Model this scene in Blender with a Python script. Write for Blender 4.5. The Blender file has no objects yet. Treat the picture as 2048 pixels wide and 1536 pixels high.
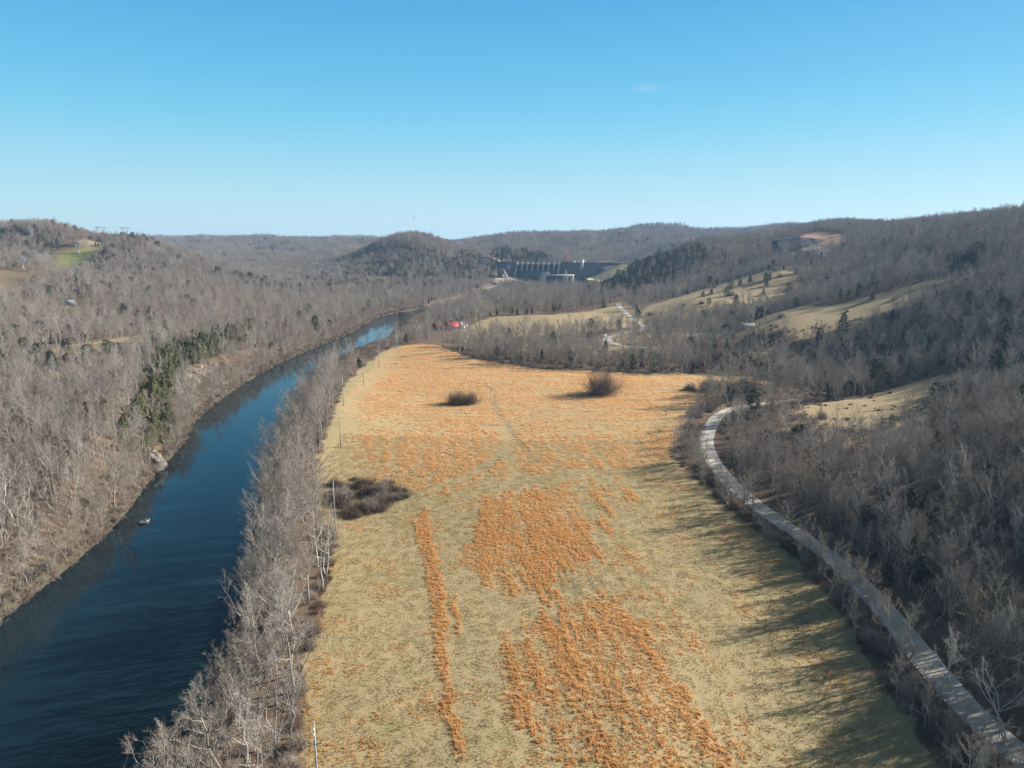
import bpy, math, time
import numpy as np
from mathutils import Vector, Matrix
T0 = time.time()
RNG = np.random.default_rng(7)
scene = bpy.context.scene
COL = scene.collection

# ------------------------------------------------------------------ camera model
F_PX, CU, CV = 1410.0, 1024.0, 768.0
TH = math.radians(11.15)
CT, ST = math.cos(TH), math.sin(TH)
CAMH = 100.0

def ray(u, v):
    a = (np.asarray(u, float) - CU) / F_PX
    b = (CV - np.asarray(v, float)) / F_PX
    den = CT + b * ST
    return a / den, (-ST + b * CT) / den          # dX/dY , dZ/dY

def at_y(u, v, Y):
    rx, rz = ray(u, v)
    return np.array([rx * Y, Y, CAMH + rz * Y])

def at_z(u, v, z):
    rx, rz = ray(u, v)
    Y = (z - CAMH) / rz
    return np.array([rx * Y, Y, z])

def project(x, y, z):
    zz = z - CAMH
    d = y * CT - zz * ST
    return CU + F_PX * x / d, CV - F_PX * (y * ST + zz * CT) / d, d

# ------------------------------------------------------------------ noise
def _hash(ix, iy, seed):
    h = (ix.astype(np.int64) * 374761393 + iy.astype(np.int64) * 668265263 + seed * 1442695041) & 0xFFFFFFFF
    h = ((h ^ (h >> 13)) * 1274126177) & 0xFFFFFFFF
    h = h ^ (h >> 16)
    return (h & 0xFFFFFF) / float(0xFFFFFF)

def vnoise(x, y, seed=0):
    x = np.asarray(x, float); y = np.asarray(y, float)
    ix = np.floor(x); iy = np.floor(y)
    fx = x - ix; fy = y - iy
    fx = fx * fx * (3 - 2 * fx); fy = fy * fy * (3 - 2 * fy)
    a = _hash(ix, iy, seed); b = _hash(ix + 1, iy, seed)
    c = _hash(ix, iy + 1, seed); d = _hash(ix + 1, iy + 1, seed)
    return (a * (1 - fx) + b * fx) * (1 - fy) + (c * (1 - fx) + d * fx) * fy

def fbm(x, y, seed=0, octv=3):
    s = 0; amp = .5; tot = 0
    for k in range(octv):
        s = s + amp * vnoise(x, y, seed + k * 17); tot += amp
        x = x * 2.03 + 11.3; y = y * 2.03 + 5.1; amp *= .5
    return s / tot

def in_poly(px, py, poly):
    poly = np.asarray(poly, float)
    inside = np.zeros(np.shape(px), bool)
    n = len(poly)
    j = n - 1
    for i in range(n):
        xi, yi = poly[i]; xj, yj = poly[j]
        if yi != yj:
            c = ((yi > py) != (yj > py)) & (px < (xj - xi) * (py - yi) / (yj - yi) + xi)
            inside ^= c
        j = i
    return inside

def dist_poly(px, py, line, closed=False):
    px = np.asarray(px, float); py = np.asarray(py, float)
    best = np.full(px.shape, 1e9)
    pts = [np.asarray(p, float)[:2] for p in line]
    if closed: pts = pts + [pts[0]]
    for a, b in zip(pts[:-1], pts[1:]):
        d = b - a; L = d @ d + 1e-9
        t = np.clip(((px - a[0]) * d[0] + (py - a[1]) * d[1]) / L, 0, 1)
        best = np.minimum(best, np.hypot(px - a[0] - t * d[0], py - a[1] - t * d[1]))
    return best

def near_on(px, py, line, zs):
    """distance to polyline and interpolated value along it"""
    best = np.full(np.shape(px), 1e9); val = np.zeros(np.shape(px))
    for k in range(len(line) - 1):
        a = np.asarray(line[k], float)[:2]; b = np.asarray(line[k + 1], float)[:2]
        d = b - a; L = d @ d + 1e-9
        t = np.clip(((px - a[0]) * d[0] + (py - a[1]) * d[1]) / L, 0, 1)
        dd = np.hypot(px - a[0] - t * d[0], py - a[1] - t * d[1])
        m = dd < best
        best = np.where(m, dd, best); val = np.where(m, zs[k] * (1 - t) + zs[k + 1] * t, val)
    return best, val

def smooth_line(pts, n=8):
    pts = [np.asarray(p, float) for p in pts]
    P = [2 * pts[0] - pts[1]] + pts + [2 * pts[-1] - pts[-2]]
    out = []
    for i in range(1, len(P) - 2):
        for k in range(n):
            t = k / n
            a, b, c, d = P[i - 1], P[i], P[i + 1], P[i + 2]
            out.append(.5 * (2 * b + (c - a) * t + (2 * a - 5 * b + 4 * c - d) * t * t + (3 * b - a - 3 * c + d) * t ** 3))
    out.append(pts[-1])
    return out

# ------------------------------------------------------------------ terrain control points
Zc = [  # u, v, ground height
 (900,1500,6),(1300,1400,6),(700,1300,6),(650,1000,6.3),(1000,1000,7),(1300,1000,7),(1000,850,8),(1300,850,8),
 (740,735,9),(845,692,13),(930,725,10.5),(1100,748,9.5),(1400,765,9),(1560,775,8.5),
 (1480,815,7.5),(1410,900,7),(1480,990,7),(1640,1100,7),(1790,1240,7),(1960,1440,7),(2048,1510,7),
 (1600,822,9),(100,900,13),(100,1050,10),(0,1150,8),(230,880,19),(290,790,20),(335,720,19),(420,690,16),(560,690,9),
 (200,680,15),(60,720,13),(0,850,12),
 (930,657,9),(1000,640,12),(1100,636,14),(1230,613,18),(1000,690,7),(1250,690,10),(1400,700,9),(1600,712,10),(1290,656,12),
 (2048,1200,16),(2048,1330,12),
]
Yc = [  # u, v, depth
 (2048,1100,178),(2048,930,226),(2048,862,262),(2048,822,304),(1960,742,430),(1800,800,405),(1850,770,425),
 (1700,760,520),(1850,705,510),(1900,650,545),(1950,600,590),(2048,712,440),(2048,640,480),
 (2048,456,800),(1960,464,900),(1900,467,1000),(1750,479,1150),(1640,481,1300),(1560,487,1400),(1750,520,1050),(1900,520,800),(2040,520,680),
 (1980,500,760),
 (1300,640,870),(1400,600,900),(1450,590,930),(1560,545,1000),(1600,585,930),(1500,640,800),
 (1350,660,740),(1600,666,600),(1650,625,650),(1540,628,700),(1800,582,665),(1950,550,645),(1700,602,675),(1430,668,735),
 (1500,482,1700),(1430,488,1450),(1380,496,1400),(1300,528,1350),(1262,545,1330),(1235,562,1300),(1180,582,1300),(1320,592,1150),(1400,565,1200),(1500,535,1250),
 (1100,566,1720),(1180,568,1720),(1240,562,1600),(1060,570,1700),(1290,522,1790),(1020,574,1600),
 (830,482,2000),(760,492,2050),(700,514,2050),(620,545,2000),(900,494,2050),(960,502,2100),(1000,512,2050),(960,529,1800),(988,545,1765),
 (830,522,1850),(830,552,1700),(900,562,1650),(750,562,1600),(700,585,1400),(900,600,1200),(800,600,1250),
 (1000,610,1050),(1100,600,1100),(1200,590,1120),(1100,580,1400),(950,585,1400),
 (1150,474,3000),(1000,482,3000),(1350,466,3000),(1550,462,3000),(1500,470,2600),(1200,502,2600),(1050,514,2350),(1350,500,2200),(1250,518,2300),
 (340,484,3800),(450,483,4000),(600,484,4200),(760,486,4000),(900,488,4500),(560,505,3000),(450,515,2600),(600,535,2200),(380,505,3000),
 (0,463,1500),(130,468,1500),(200,489,1600),(278,479,1600),(330,497,1650),(400,522,1700),(500,555,1700),(620,578,1500),
 (60,540,1200),(150,520,1400),(30,575,1050),(140,612,900),(300,602,950),(300,645,800),(450,612,1000),(550,622,980),(60,505,1400),
 (600,640,850),(700,615,1100),
]
Wc = [(-200,60,10),(0,50,6),(90,60,6),(160,80,20),(250,200,60),(350,300,56),(420,180,64),(600,500,84),(900,700,108),(1200,1000,150),
 (-260,150,14),(-400,300,22),(-700,500,45),(-1000,800,80),(-1500,1200,135),(-2500,2500,150),(-3000,4000,150),(2500,2500,150),(3500,4500,170),(1700,1600,150),
 (0,5200,120),(-2000,5500,130),(2000,5500,150),(-4500,6500,140),(4500,6500,150),(0,7000,100)]
pts = [at_z(u, v, z) for u, v, z in Zc] + [at_y(u, v, y) for u, v, y in Yc] + [np.array(w, float) for w in Wc]
pts = np.array(pts)

def warp(x, y):
    y = np.maximum(y, 40.0)
    return np.stack([np.asarray(x) / y, 0.8 * np.log(y)], -1)

CP = warp(pts[:, 0], pts[:, 1])
def kern(d2): return np.sqrt(d2 + 0.0009)
n = len(CP)
A = np.zeros((n + 1, n + 1))
D2 = ((CP[:, None] - CP[None]) ** 2).sum(-1)
A[:n, :n] = kern(D2) - 0.004 * np.eye(n)
A[:n, n] = 1; A[n, :n] = 1
W = np.linalg.solve(A, np.r_[pts[:, 2], 0])

def base_h(x, y):
    p = warp(x, y); sh = p.shape[:-1]; p = p.reshape(-1, 2)
    out = np.empty(len(p))
    for k in range(0, len(p), 40000):
        q = p[k:k + 40000]
        d2 = ((q[:, None] - CP[None]) ** 2).sum(-1)
        out[k:k + 40000] = kern(d2) @ W[:n] + W[n]
    return out.reshape(sh)

# ------------------------------------------------------------------ river, road
LB = [(-170,1330),(0,1240),(60,1192),(130,1140),(230,1050),(300,960),(350,905),(375,870),(400,832),(480,772),(560,726),(640,691),(700,666),(742,641),(772,630),(812,622),(900,606),(990,577)]
RB = [(440,1430),(470,1300),(492,1200),(515,1080),(530,1000),(555,920),(580,850),(605,800),(630,760),(696,711),(764,687),(784,671),(800,650),(836,634),(920,618),(1020,580)]
LBw = [at_z(u, v, 0) for u, v in LB]; RBw = [at_z(u, v, 0) for u, v in RB]
LBw = [LBw[0] * 2 - LBw[1]] + LBw; LBw[0] = np.array([LBw[1][0] - 60, 20., 0])
RBw = [np.array([RBw[0][0] + 6, 20., 0])] + RBw
LBw = smooth_line(LBw, 4); RBw = smooth_line(RBw, 4)
RIVER = [p[:2] for p in LBw] + [p[:2] for p in RBw[::-1]]
ROAD_PX = [(2110,1562),(2048,1512),(1960,1440),(1870,1340),(1790,1242),(1720,1165),(1640,1097),(1560,1043),(1490,990),(1440,940),(1416,895),(1418,865),(1438,832),(1480,815),(1545,806),(1600,800)]
ROAD = smooth_line([at_z(u, v, 7.0) for u, v in ROAD_PX], 6)
ROAD[0] = ROAD[0] + np.array([12, -18, 0])
FROAD_PX = [(1236,608),(1240,615),(1252,626),(1268,640),(1290,656),(1262,664),(1230,671),(1214,677),(1222,685),(1250,692),(1300,696),(1370,701),(1450,704),(1520,706),(1620,716)]
LANE_PX = [(955,648),(925,662)]

def river_sd(x, y):
    d = dist_poly(x, y, RIVER, True)
    return np.where(in_poly(x, y, RIVER), -d, d)

LAKE = [(-40,1840),(60,1806),(300,1756),(470,1830),(560,2100),(500,2350),(330,2300),(200,2040),(60,2020),(-60,1980)]

def shape_h(x, y):
    h = base_h(x, y)
    r = np.hypot(x, y)
    # gullies and swells on the hills
    amp = np.clip((h - 22) / 60, 0, 1)
    sc = 150 + 120 * np.clip((r - 1200) / 2000, 0, 1)
    g = fbm(x / sc, y / sc, 3, 3) - .5
    rid = np.abs(fbm(x / (sc * 1.3), y / (sc * 1.3), 21, 2) - .5) * 2
    far = np.clip((r - 1300) / 1500, 0, 1)
    h = h + amp * (g * 14 + far * (rid - .3) * 58 + far * (fbm(x / 90, y / 90, 5, 2) - .5) * 16 + np.clip((r - 2600) / 500, 0, 1) * (fbm(x / 420, y / 700, 15, 2) - .5) * 40)
    h = h + (fbm(x / 26, y / 26, 9, 2) - .5) * np.clip(h / 12, .3, 1.6) * 1.1
    h = np.maximum(h, 1.2 + .5 * vnoise(x / 30, y / 30, 2))
    m = in_poly(x, y, LAKE)
    h = np.where(m, np.minimum(h, 46), np.where((y > 1790 + (150 - x) * .21) & (y < 3200), np.minimum(h, 50 + .3 * dist_poly(x, y, LAKE, True)), h))
    sd = river_sd(x, y)
    wob = (vnoise(x / 9, y / 9, 41) - .5) * 3
    bank = .15 + np.maximum(sd + wob, 0) * (.42 + .3 * vnoise(x / 40, y / 40, 8)) + .9 * np.clip((sd + wob) / 1.5, 0, 1)
    h = np.where(sd > 0, np.minimum(h, np.maximum(bank, .1)), np.maximum(-3, sd * .35))
    d, zz = near_on(x, y, ROAD, [p[2] for p in ROAD])
    t = np.clip((d - 4.6) / 6, 0, 1); t = t * t * (3 - 2 * t)
    h = np.where(d < 11, (zz - .15) * (1 - t) + h * t, h)
    return h

NR, NC = 820, 760
LY = np.linspace(math.log(42), math.log(7400), NR)
RX = np.linspace(-1.25, 1.25, NC)
GX = np.exp(LY)[:, None] * RX[None]
GY = np.repeat(np.exp(LY)[:, None], NC, 1)
GH = shape_h(GX, GY)
# embed the far road gently
def march(u, v):
    """pixel -> first hit with the ground"""
    rx, rz = ray(u, v)
    Y = np.exp(np.linspace(math.log(60), math.log(6500), 1600))
    z = CAMH + rz * Y; h = hq(rx * Y, Y)
    k = np.argmax(z < h)
    if not (z < h).any(): k = len(Y) - 1
    return np.array([rx * Y[k], Y[k], h[k]])

def hq(x, y):
    x = np.asarray(x, float); y = np.maximum(np.asarray(y, float), 43.)
    fi = np.clip((np.log(y) - LY[0]) / (LY[1] - LY[0]), 0, NR - 1.001)
    fj = np.clip((x / y - RX[0]) / (RX[1] - RX[0]), 0, NC - 1.001)
    i = fi.astype(int); j = fj.astype(int); a = fi - i; b = fj - j
    return (GH[i, j] * (1 - b) + GH[i, j + 1] * b) * (1 - a) + (GH[i + 1, j] * (1 - b) + GH[i + 1, j + 1] * b) * a

FROAD = smooth_line([march(u, v) for u, v in FROAD_PX], 6)
d, zz = near_on(GX.ravel(), GY.ravel(), FROAD, [p[2] for p in FROAD])
d = d.reshape(GX.shape); zz = zz.reshape(GX.shape)
t = np.clip((d - 4) / 9, 0, 1); t = t * t * (3 - 2 * t)
GH = np.where(d < 13, (zz - .1) * (1 - t) + GH * t, GH)

def P(poly, ymax=None):
    out = []
    for u, v in poly:
        p = march(u, v)
        if ymax and p[1] > ymax: p = p * (ymax / p[1])
        out.append(p[:2])
    return out
FIELD = P([(430,2300),(570,1536),(606,1400),(630,1250),(652,1150),(667,1072),(645,1040),(628,960),(641,900),(666,830),(690,772),(720,738),(760,706),(792,694),(830,688)]) + \
        P([(868,690),(905,703),(940,717),(1000,727),(1100,740),(1300,748),(1500,754),(1570,768),(1440,788),(1392,812),(1368,850),(1348,890),(1338,915),(1385,955),(1440,1005),(1520,1068),(1590,1120),(1650,1180),(1690,1240),(1730,1320),(1790,1400),(1880,1536),(2300,2300)])
MEAD1 = P([(1590,824),(1640,806),(1700,800),(1780,781),(1850,757),(1975,737),(1985,744),(1940,766),(1880,792),(1850,802),(1800,836),(1760,862),(1650,850)], 470)
BRUSHY = P([(1560,830),(1650,835),(1800,832),(1870,800),(1860,850),(1800,885),(1700,890),(1600,880),(1560,860)])
MEAD2 = P([(1500,648),(1540,628),(1640,613),(1700,603),(1790,579),(1900,558),(1955,546),(1950,562),(1880,582),(1815,604),(1775,632),(1728,664),(1686,680),(1600,680),(1540,668),(1500,668),(1420,676),(1330,668),(1400,652)], 740)
MEAD3 = P([(1275,640),(1290,615),(1340,600),(1420,572),(1480,557),(1530,543),(1590,548),(1600,580),(1590,600),(1500,606),(1440,616),(1400,636),(1320,648),(1300,650)], 1080)
MEADA = P([(925,660),(960,642),(1000,632),(1100,630),(1180,623),(1236,611),(1262,640),(1285,655),(1240,656),(1150,668),(1000,676),(945,680),(925,668)])
CAMP = P([(985,692),(1000,686),(1190,690),(1230,672),(1285,662),(1310,690),(1300,704),(1180,708),(1050,704)])
LMEAD = P([(110,694),(200,683),(292,668),(306,678),(250,708),(190,722),(100,716)])
LMEAD2 = P([(60,765),(130,740),(150,748),(90,775)])
LBROWN = P([(-80,548),(0,543),(68,539),(58,570),(30,598),(-80,606)])
GREEN = P([(98,530),(118,507),(158,497),(202,493),(184,522),(150,545),(96,540)]) 
GREEN2 = P([(150,492),(165,481),(215,484),(205,493)])
REDC = P([(858,650),(950,646),(960,668),(950,694),(868,694)])
HOUSEC = P([(122,612),(130,603),(166,602),(178,614),(164,628),(126,630)])
QUARRY = P([(1555,492),(1590,481),(1645,480),(1662,497),(1655,514),(1580,512)])
QSLOPE = P([(1590,482),(1610,470),(1645,462),(1690,474),(1688,494),(1655,497),(1641,481)])
FARY = P([(738,554),(785,551),(806,560),(750,570)])
FARY2 = P([(830,561),(880,557),(890,562),(850,566)])
ROCKL = P([(968,578),(990,562),(1000,548),(1008,552),(1008,572),(985,580)])
ROCKR = P([(944,528),(962,519),(985,516),(1000,522),(1000,527),(950,530)])
YARD = [(40,1590),(150,1480),(330,1465),(440,1760),(250,1790),(-40,1830),(-30,1690)]
BLUFFROCK = P([(286,940),(296,915),(322,900),(332,905),(318,940),(300,955)])
CLEAR = [FIELD, MEAD1, MEAD2, MEAD3, MEADA, LMEAD, LMEAD2, LBROWN, GREEN, GREEN2, HOUSEC, QUARRY, QSLOPE, FARY, FARY2, ROCKL, ROCKR]

# ------------------------------------------------------------------ field pattern (ground plan of the orange grass)
DIR = np.array([-.148, .989])                       # mowing direction
def PZ(poly, z=6.5): return [at_z(u, v, z)[:2] for u, v in poly]
P1 = PZ([(955,1002),(1115,967),(1145,970),(1175,1020),(1213,1105),(1160,1126),(1142,1160),(1110,1186),(1050,1191),(1000,1180),(960,1160),(930,1138),(925,1090),(945,1060),(960,1030)])
P1B = PZ([(1150,965),(1245,965),(1285,985),(1275,1010),(1235,1040),(1225,1078),(1200,1070)])
P2 = PZ([(1072,1212),(1130,1192),(1200,1182),(1242,1192),(1292,1232),(1332,1312),(1392,1382),(1450,1450),(1495,1545),(1160,1545),(1130,1470),(1035,1462),(1000,1420),(985,1330),(985,1260),(1045,1240)])
P2B = PZ([(1095,1460),(1165,1460),(1180,1560),(1105,1560)])
P3 = PZ([(822,1042),(858,1034),(872,1100),(888,1200),(902,1350),(922,1495),(900,1495),(880,1350),(864,1200),(845,1100)])
P4 = PZ([(900,1172),(912,1172),(920,1228),(908,1228)])
P5 = PZ([(865,960),(885,948),(925,928),(1000,903),(1018,935),(960,962),(890,968)])
PUP = PZ([(640,965),(670,880),(700,800),(760,715),(850,692),(1000,735),(1300,752),(1500,756),(1430,790),(1380,830),(1350,890),(1330,920),(1200,938),(1060,952),(1010,958),(870,990),(760,968),(690,950)], 8)
BAND = [at_z(u, v, 7)[:2] for u, v in [(800,1000),(880,975),(930,955),(1000,915),(1020,890),(1000,860)]]
BAND2 = [at_z(u, v, 7)[:2] for u, v in [(800,1010),(900,992),(1010,970),(1150,948),(1300,940),(1400,960)]]
POLES_PX = [(632,1640,103,6),(671,1062,0,6),(682,895,0,7),(687,811,0,7.5),(728,771,0,8.5),(758,736,0,9),(793,697,0,9)]
POLELINE = [at_z(u, v, 7)[:2] for u, v in [(640,1400),(671,1062),(682,895),(687,811),(728,771),(758,736),(793,697)]]
TRACK = [at_z(u, v, 8)[:2] for u, v in [(968,772),(985,785),(985,805),(1003,835),(1040,880),(1068,925)]]
TRACKS = [[p + np.array([s, 0]) for p in TRACK] for s in (-1.0, 1.0)]
RUTS = [[at_z(u, v, 6)[:2] for u, v in q] for q in ([(1115,1142),(1128,1182)],[(1126,1138),(1136,1162)],[(1146,1160),(1152,1192)],[(1155,1160),(1161,1185)],[(1175,1148),(1190,1176)],[(1195,1150),(1206,1172)],[(1085,1172),(1101,1196)])]
RUTS += [[at_z(u, v, 6)[:2] for u, v in q] for q in ([(1005,1064),(1030,1056)],[(1018,1066),(1048,1052)])]
BRUSHP = PZ([(655,1000),(664,972),(712,963),(780,968),(832,988),(800,1002),(760,1022),(725,1035),(690,1030)])

def orange(x, y):
    """how densely the orange sedge stands at a place in the field, 0..1"""
    s = x * DIR[1] - y * DIR[0]; l = x * DIR[0] + y * DIR[1]
    stripe = .65 * vnoise(s / 1.7, l / 45, 31) + .35 * vnoise(s / .9, l / 16, 39)
    n1 = fbm(x / 9, y / 9, 33, 3); n2 = fbm(x / 30, y / 30, 35, 2)
    w1 = (fbm(x / 5, y / 5, 51, 2) - .5) * 5; w2 = (fbm(x / 5, y / 5, 57, 2) - .5) * 5
    strk = (.6 * vnoise(s / 1.5, l / 40, 131) + .4 * vnoise(s / .8, l / 25, 133) - .5) * np.where(y < 330, 26, 6)
    xx = x + w1 * .6 + strk * DIR[0]; yy = y + w2 * 1.2 + strk * DIR[1]
    o = np.clip((n1 - .52) * 1.6, 0.012, .3)
    right = np.clip((s - 42) / 20, 0, 1) * np.clip((75 - s) / 10, 0, 1)
    o = np.maximum(o, np.clip((stripe * .6 + n1 * .6 - .58) * 3, 0, .6) * np.where((y < 300), right, 0))
    up = in_poly(xx, yy, PUP)
    row = np.where(y > 330, fbm(x / 25, y / 2.2, 37, 2), fbm(s / 2.2, l / 25, 38, 2))
    far = np.clip((y - 260) / 200, 0, 1)
    o = np.where(up, np.clip(.54 + far * .2 + (row - .5) * 1.3 + (n1 - .5) * .9 + (n2 - .5) * .7, 0.08, 1), o)
    for pl, st in ((P1, .4), (P1B, .8), (P2, .42), (P2B, .35), (P3, .1), (P4, .1), (P5, .3)):
        m = in_poly(xx, yy, pl)
        val = np.clip(1.0 - st * np.clip((.52 - stripe) * 6, 0, 1) - st * np.clip((.50 - n1) * 5, 0, .5), 0, 1)
        e_ = np.clip((dist_poly(xx, yy, pl, True) + (n1 - .5) * 6) / 2.2, .1, 1)
        if pl is P3 or pl is P4: e_ = 1.0
        o = np.where(m, np.maximum(o * .5, val * e_), o)
    db = dist_poly(x, y, BAND) + w1; o = np.where(db < 3.5, o * .12, o)
    db = dist_poly(x, y, BAND2) + w2; o = np.where(db < 4.5, o * .2, o)
    dp = dist_poly(x, y, POLELINE) + w1 * 1.4; o = o * np.where(y > 230, np.clip((dp - 4) / 9, .12, 1), 1)
    for tr in TRACKS: o = np.where(dist_poly(x, y, tr) < .55, 0.0, o)
    for tr in RUTS: o = np.where(dist_poly(x, y, tr) < .6, 0.0, o)
    return o

# ------------------------------------------------------------------ mesh helpers
def new_mesh(name, V, faces, mats=(), smooth=False, mat_idx=None):
    """V (n,3); faces: list of int arrays (m,k)"""
    me = bpy.data.meshes.new(name)
    V = np.asarray(V, np.float32).reshape(-1, 3)
    faces = [np.asarray(f, np.int32) for f in faces if len(f)]
    me.vertices.add(len(V)); me.vertices.foreach_set('co', V.ravel())
    loops = np.concatenate([f.ravel() for f in faces])
    sizes = np.concatenate([np.full(len(f), f.shape[1], np.int32) for f in faces])
    starts = np.concatenate([[0], np.cumsum(sizes)[:-1]]).astype(np.int32)
    me.loops.add(len(loops)); me.loops.foreach_set('vertex_index', loops)
    me.polygons.add(len(sizes)); me.polygons.foreach_set('loop_start', starts)
    try: me.polygons.foreach_set('loop_total', sizes)
    except Exception: pass
    if mat_idx is not None: me.polygons.foreach_set('material_index', np.asarray(mat_idx, np.int32))
    if smooth: me.polygons.foreach_set('use_smooth', np.ones(len(sizes), bool))
    for m in mats: me.materials.append(m)
    me.update(calc_edges=True)
    return me

class MB:
    """collects boxes, bars, tubes and polygons into ONE mesh"""
    def __init__(s): s.V = []; s.F = {}; s.n = 0
    def add(s, V, F):
        V = np.asarray(V, float).reshape(-1, 3)
        for f in F:
            f = np.asarray(f, int)
            if f.ndim == 1: f = f[None]
            s.F.setdefault(f.shape[1], []).append(f + s.n)
        s.V.append(V); s.n += len(V); return s
    def box(s, c, d, rz=0.0, taper=1.0):
        x, y, z = np.asarray(d, float) / 2
        V = np.array([[-x,-y,-z],[x,-y,-z],[x,y,-z],[-x,y,-z],[-x*taper,-y*taper,z],[x*taper,-y*taper,z],[x*taper,y*taper,z],[-x*taper,y*taper,z]])
        cz, sz = math.cos(rz), math.sin(rz)
        V = np.stack([V[:,0]*cz - V[:,1]*sz, V[:,0]*sz + V[:,1]*cz, V[:,2]], -1) + np.asarray(c, float)
        return s.add(V, [np.array([[0,3,2,1],[4,5,6,7],[0,1,5,4],[1,2,6,5],[2,3,7,6],[3,0,4,7]])])
    def tube(s, path, rad, k=6, cap=True):
        path = np.asarray(path, float); m = len(path)
        rad = np.broadcast_to(np.asarray(rad, float), (m,))
        tan = np.gradient(path, axis=0); tan /= np.linalg.norm(tan, axis=1)[:, None] + 1e-9
        ref = np.array([0.31, .95, .05]) if abs(tan[0] @ np.array([0.31,.95,.05])) < .9 else np.array([1., 0, 0])
        a = np.cross(tan, ref); a /= np.linalg.norm(a, axis=1)[:, None] + 1e-9
        b = np.cross(tan, a)
        ang = np.arange(k) / k * 2 * math.pi
        V = path[:, None] + rad[:, None, None] * (np.cos(ang)[None, :, None] * a[:, None] + np.sin(ang)[None, :, None] * b[:, None])
        F = []
        for i in range(m - 1):
            for j in range(k):
                j2 = (j + 1) % k
                F.append([i*k + j, i*k + j2, (i+1)*k + j2, (i+1)*k + j])
        s.add(V.reshape(-1, 3), [np.array(F)])
        if cap:
            s.F.setdefault(k, []).append((np.arange(k)[::-1] + s.n - m * k)[None])
            s.F.setdefault(k, []).append((np.arange(k) + s.n - k)[None])
        return s
    def bar(s, a, b, w=.1, k=4): return s.tube([a, b], [w/2, w/2], k)
    def poly(s, pts): return s.add(pts, [np.arange(len(pts))])
    def prism(s, prof, axis, length):
        """profile (n,3) extruded along axis*length"""
        prof = np.asarray(prof, float); nn = len(prof)
        V = np.concatenate([prof, prof + np.asarray(axis, float) * length])
        F4 = [[i, (i+1) % nn, nn + (i+1) % nn, nn + i] for i in range(nn)]
        s.add(V, [np.array(F4), np.arange(nn)[::-1][None], (np.arange(nn) + nn)[None]])
        return s
    def build(s, name, mat, parent=None, smooth=False):
        me = new_mesh(name, np.concatenate(s.V), [np.concatenate(f) for f in s.F.values()], (mat,), smooth)
        return link(name, me, parent)

def link(name, data, parent=None, loc=None):
    o = bpy.data.objects.new(name, data); COL.objects.link(o)
    if parent is not None: o.parent = parent
    if loc is not None: o.location = loc
    return o

def tag(o, label=None, cat=None, group=None, kind=None):
    if label: o['label'] = label
    if cat: o['category'] = cat
    if group: o['group'] = group
    if kind: o['kind'] = kind
    return o

def thing(name, loc, label, cat, group=None, rz=0.0, scale=1.0):
    o = link(name, None, None, loc); o.rotation_euler = (0, 0, rz); o.scale = (scale,) * 3
    o.empty_display_size = .5
    return tag(o, label, cat, group)

# ------------------------------------------------------------------ materials
class NT:
    def __init__(s, m): s.t = m.node_tree; s.N = s.t.nodes; s.L = s.t.links; s.N.clear()
    def n(s, ty, **kw):
        nd = s.N.new(ty)
        for k, v in kw.items(): setattr(nd, k, v)
        return nd
    def l(s, a, b): s.L.new(a, b)
    def noise(s, scale, detail=3, rough=.6, vec=None, dim='3D'):
        nd = s.n('ShaderNodeTexNoise'); nd.inputs['Scale'].default_value = scale; nd.inputs['Detail'].default_value = detail
        nd.inputs['Roughness'].default_value = rough
        if vec is not None: s.l(vec, nd.inputs['Vector'])
        return nd.outputs['Fac']
    def ramp(s, fac, stops):
        nd = s.n('ShaderNodeValToRGB'); s.l(fac, nd.inputs[0]); e = nd.color_ramp.elements
        while len(e) < len(stops): e.new(.5)
        for k, (p, c) in enumerate(stops):
            e[k].position = p; e[k].color = (*c, 1) if len(c) == 3 else c
        return nd.outputs['Color']
    def mix(s, fac, a, b, mode='MIX'):
        nd = s.n('ShaderNodeMix', data_type='RGBA', blend_type=mode)
        if isinstance(fac, (int, float)): nd.inputs[0].default_value = fac
        else: s.l(fac, nd.inputs[0])
        for sock, val in ((nd.inputs[6], a), (nd.inputs[7], b)):
            if isinstance(val, tuple): sock.default_value = (*val, 1) if len(val) == 3 else val
            else: s.l(val, sock)
        return nd.outputs[2]
    def math(s, op, a, b=0.0, clamp=False):
        nd = s.n('ShaderNodeMath', operation=op); nd.use_clamp = clamp
        for k, val in enumerate((a, b)):
            if isinstance(val, (int, float)): nd.inputs[k].default_value = val
            else: s.l(val, nd.inputs[k])
        return nd.outputs[0]
    def bsdf(s, color, rough=.8, spec=.3, bump=None, bstr=.3, bdist=.1, **kw):
        b = s.n('ShaderNodeBsdfPrincipled')
        if isinstance(color, tuple): b.inputs['Base Color'].default_value = (*color, 1)
        else: s.l(color, b.inputs['Base Color'])
        if isinstance(rough, (int, float)): b.inputs['Roughness'].default_value = rough
        else: s.l(rough, b.inputs['Roughness'])
        b.inputs['Specular IOR Level'].default_value = spec
        for k, v in kw.items(): b.inputs[k.replace('_', ' ')].default_value = v
        if bump is not None:
            bn = s.n('ShaderNodeBump'); bn.inputs['Strength'].default_value = bstr; bn.inputs['Distance'].default_value = bdist
            s.l(bump, bn.inputs['Height']); s.l(bn.outputs[0], b.inputs['Normal'])
        o = s.n('ShaderNodeOutputMaterial'); s.l(b.outputs[0], o.inputs['Surface'])
        return b

def mat(name):
    m = bpy.data.materials.new(name); m.use_nodes = True
    return m, NT(m)

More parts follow.
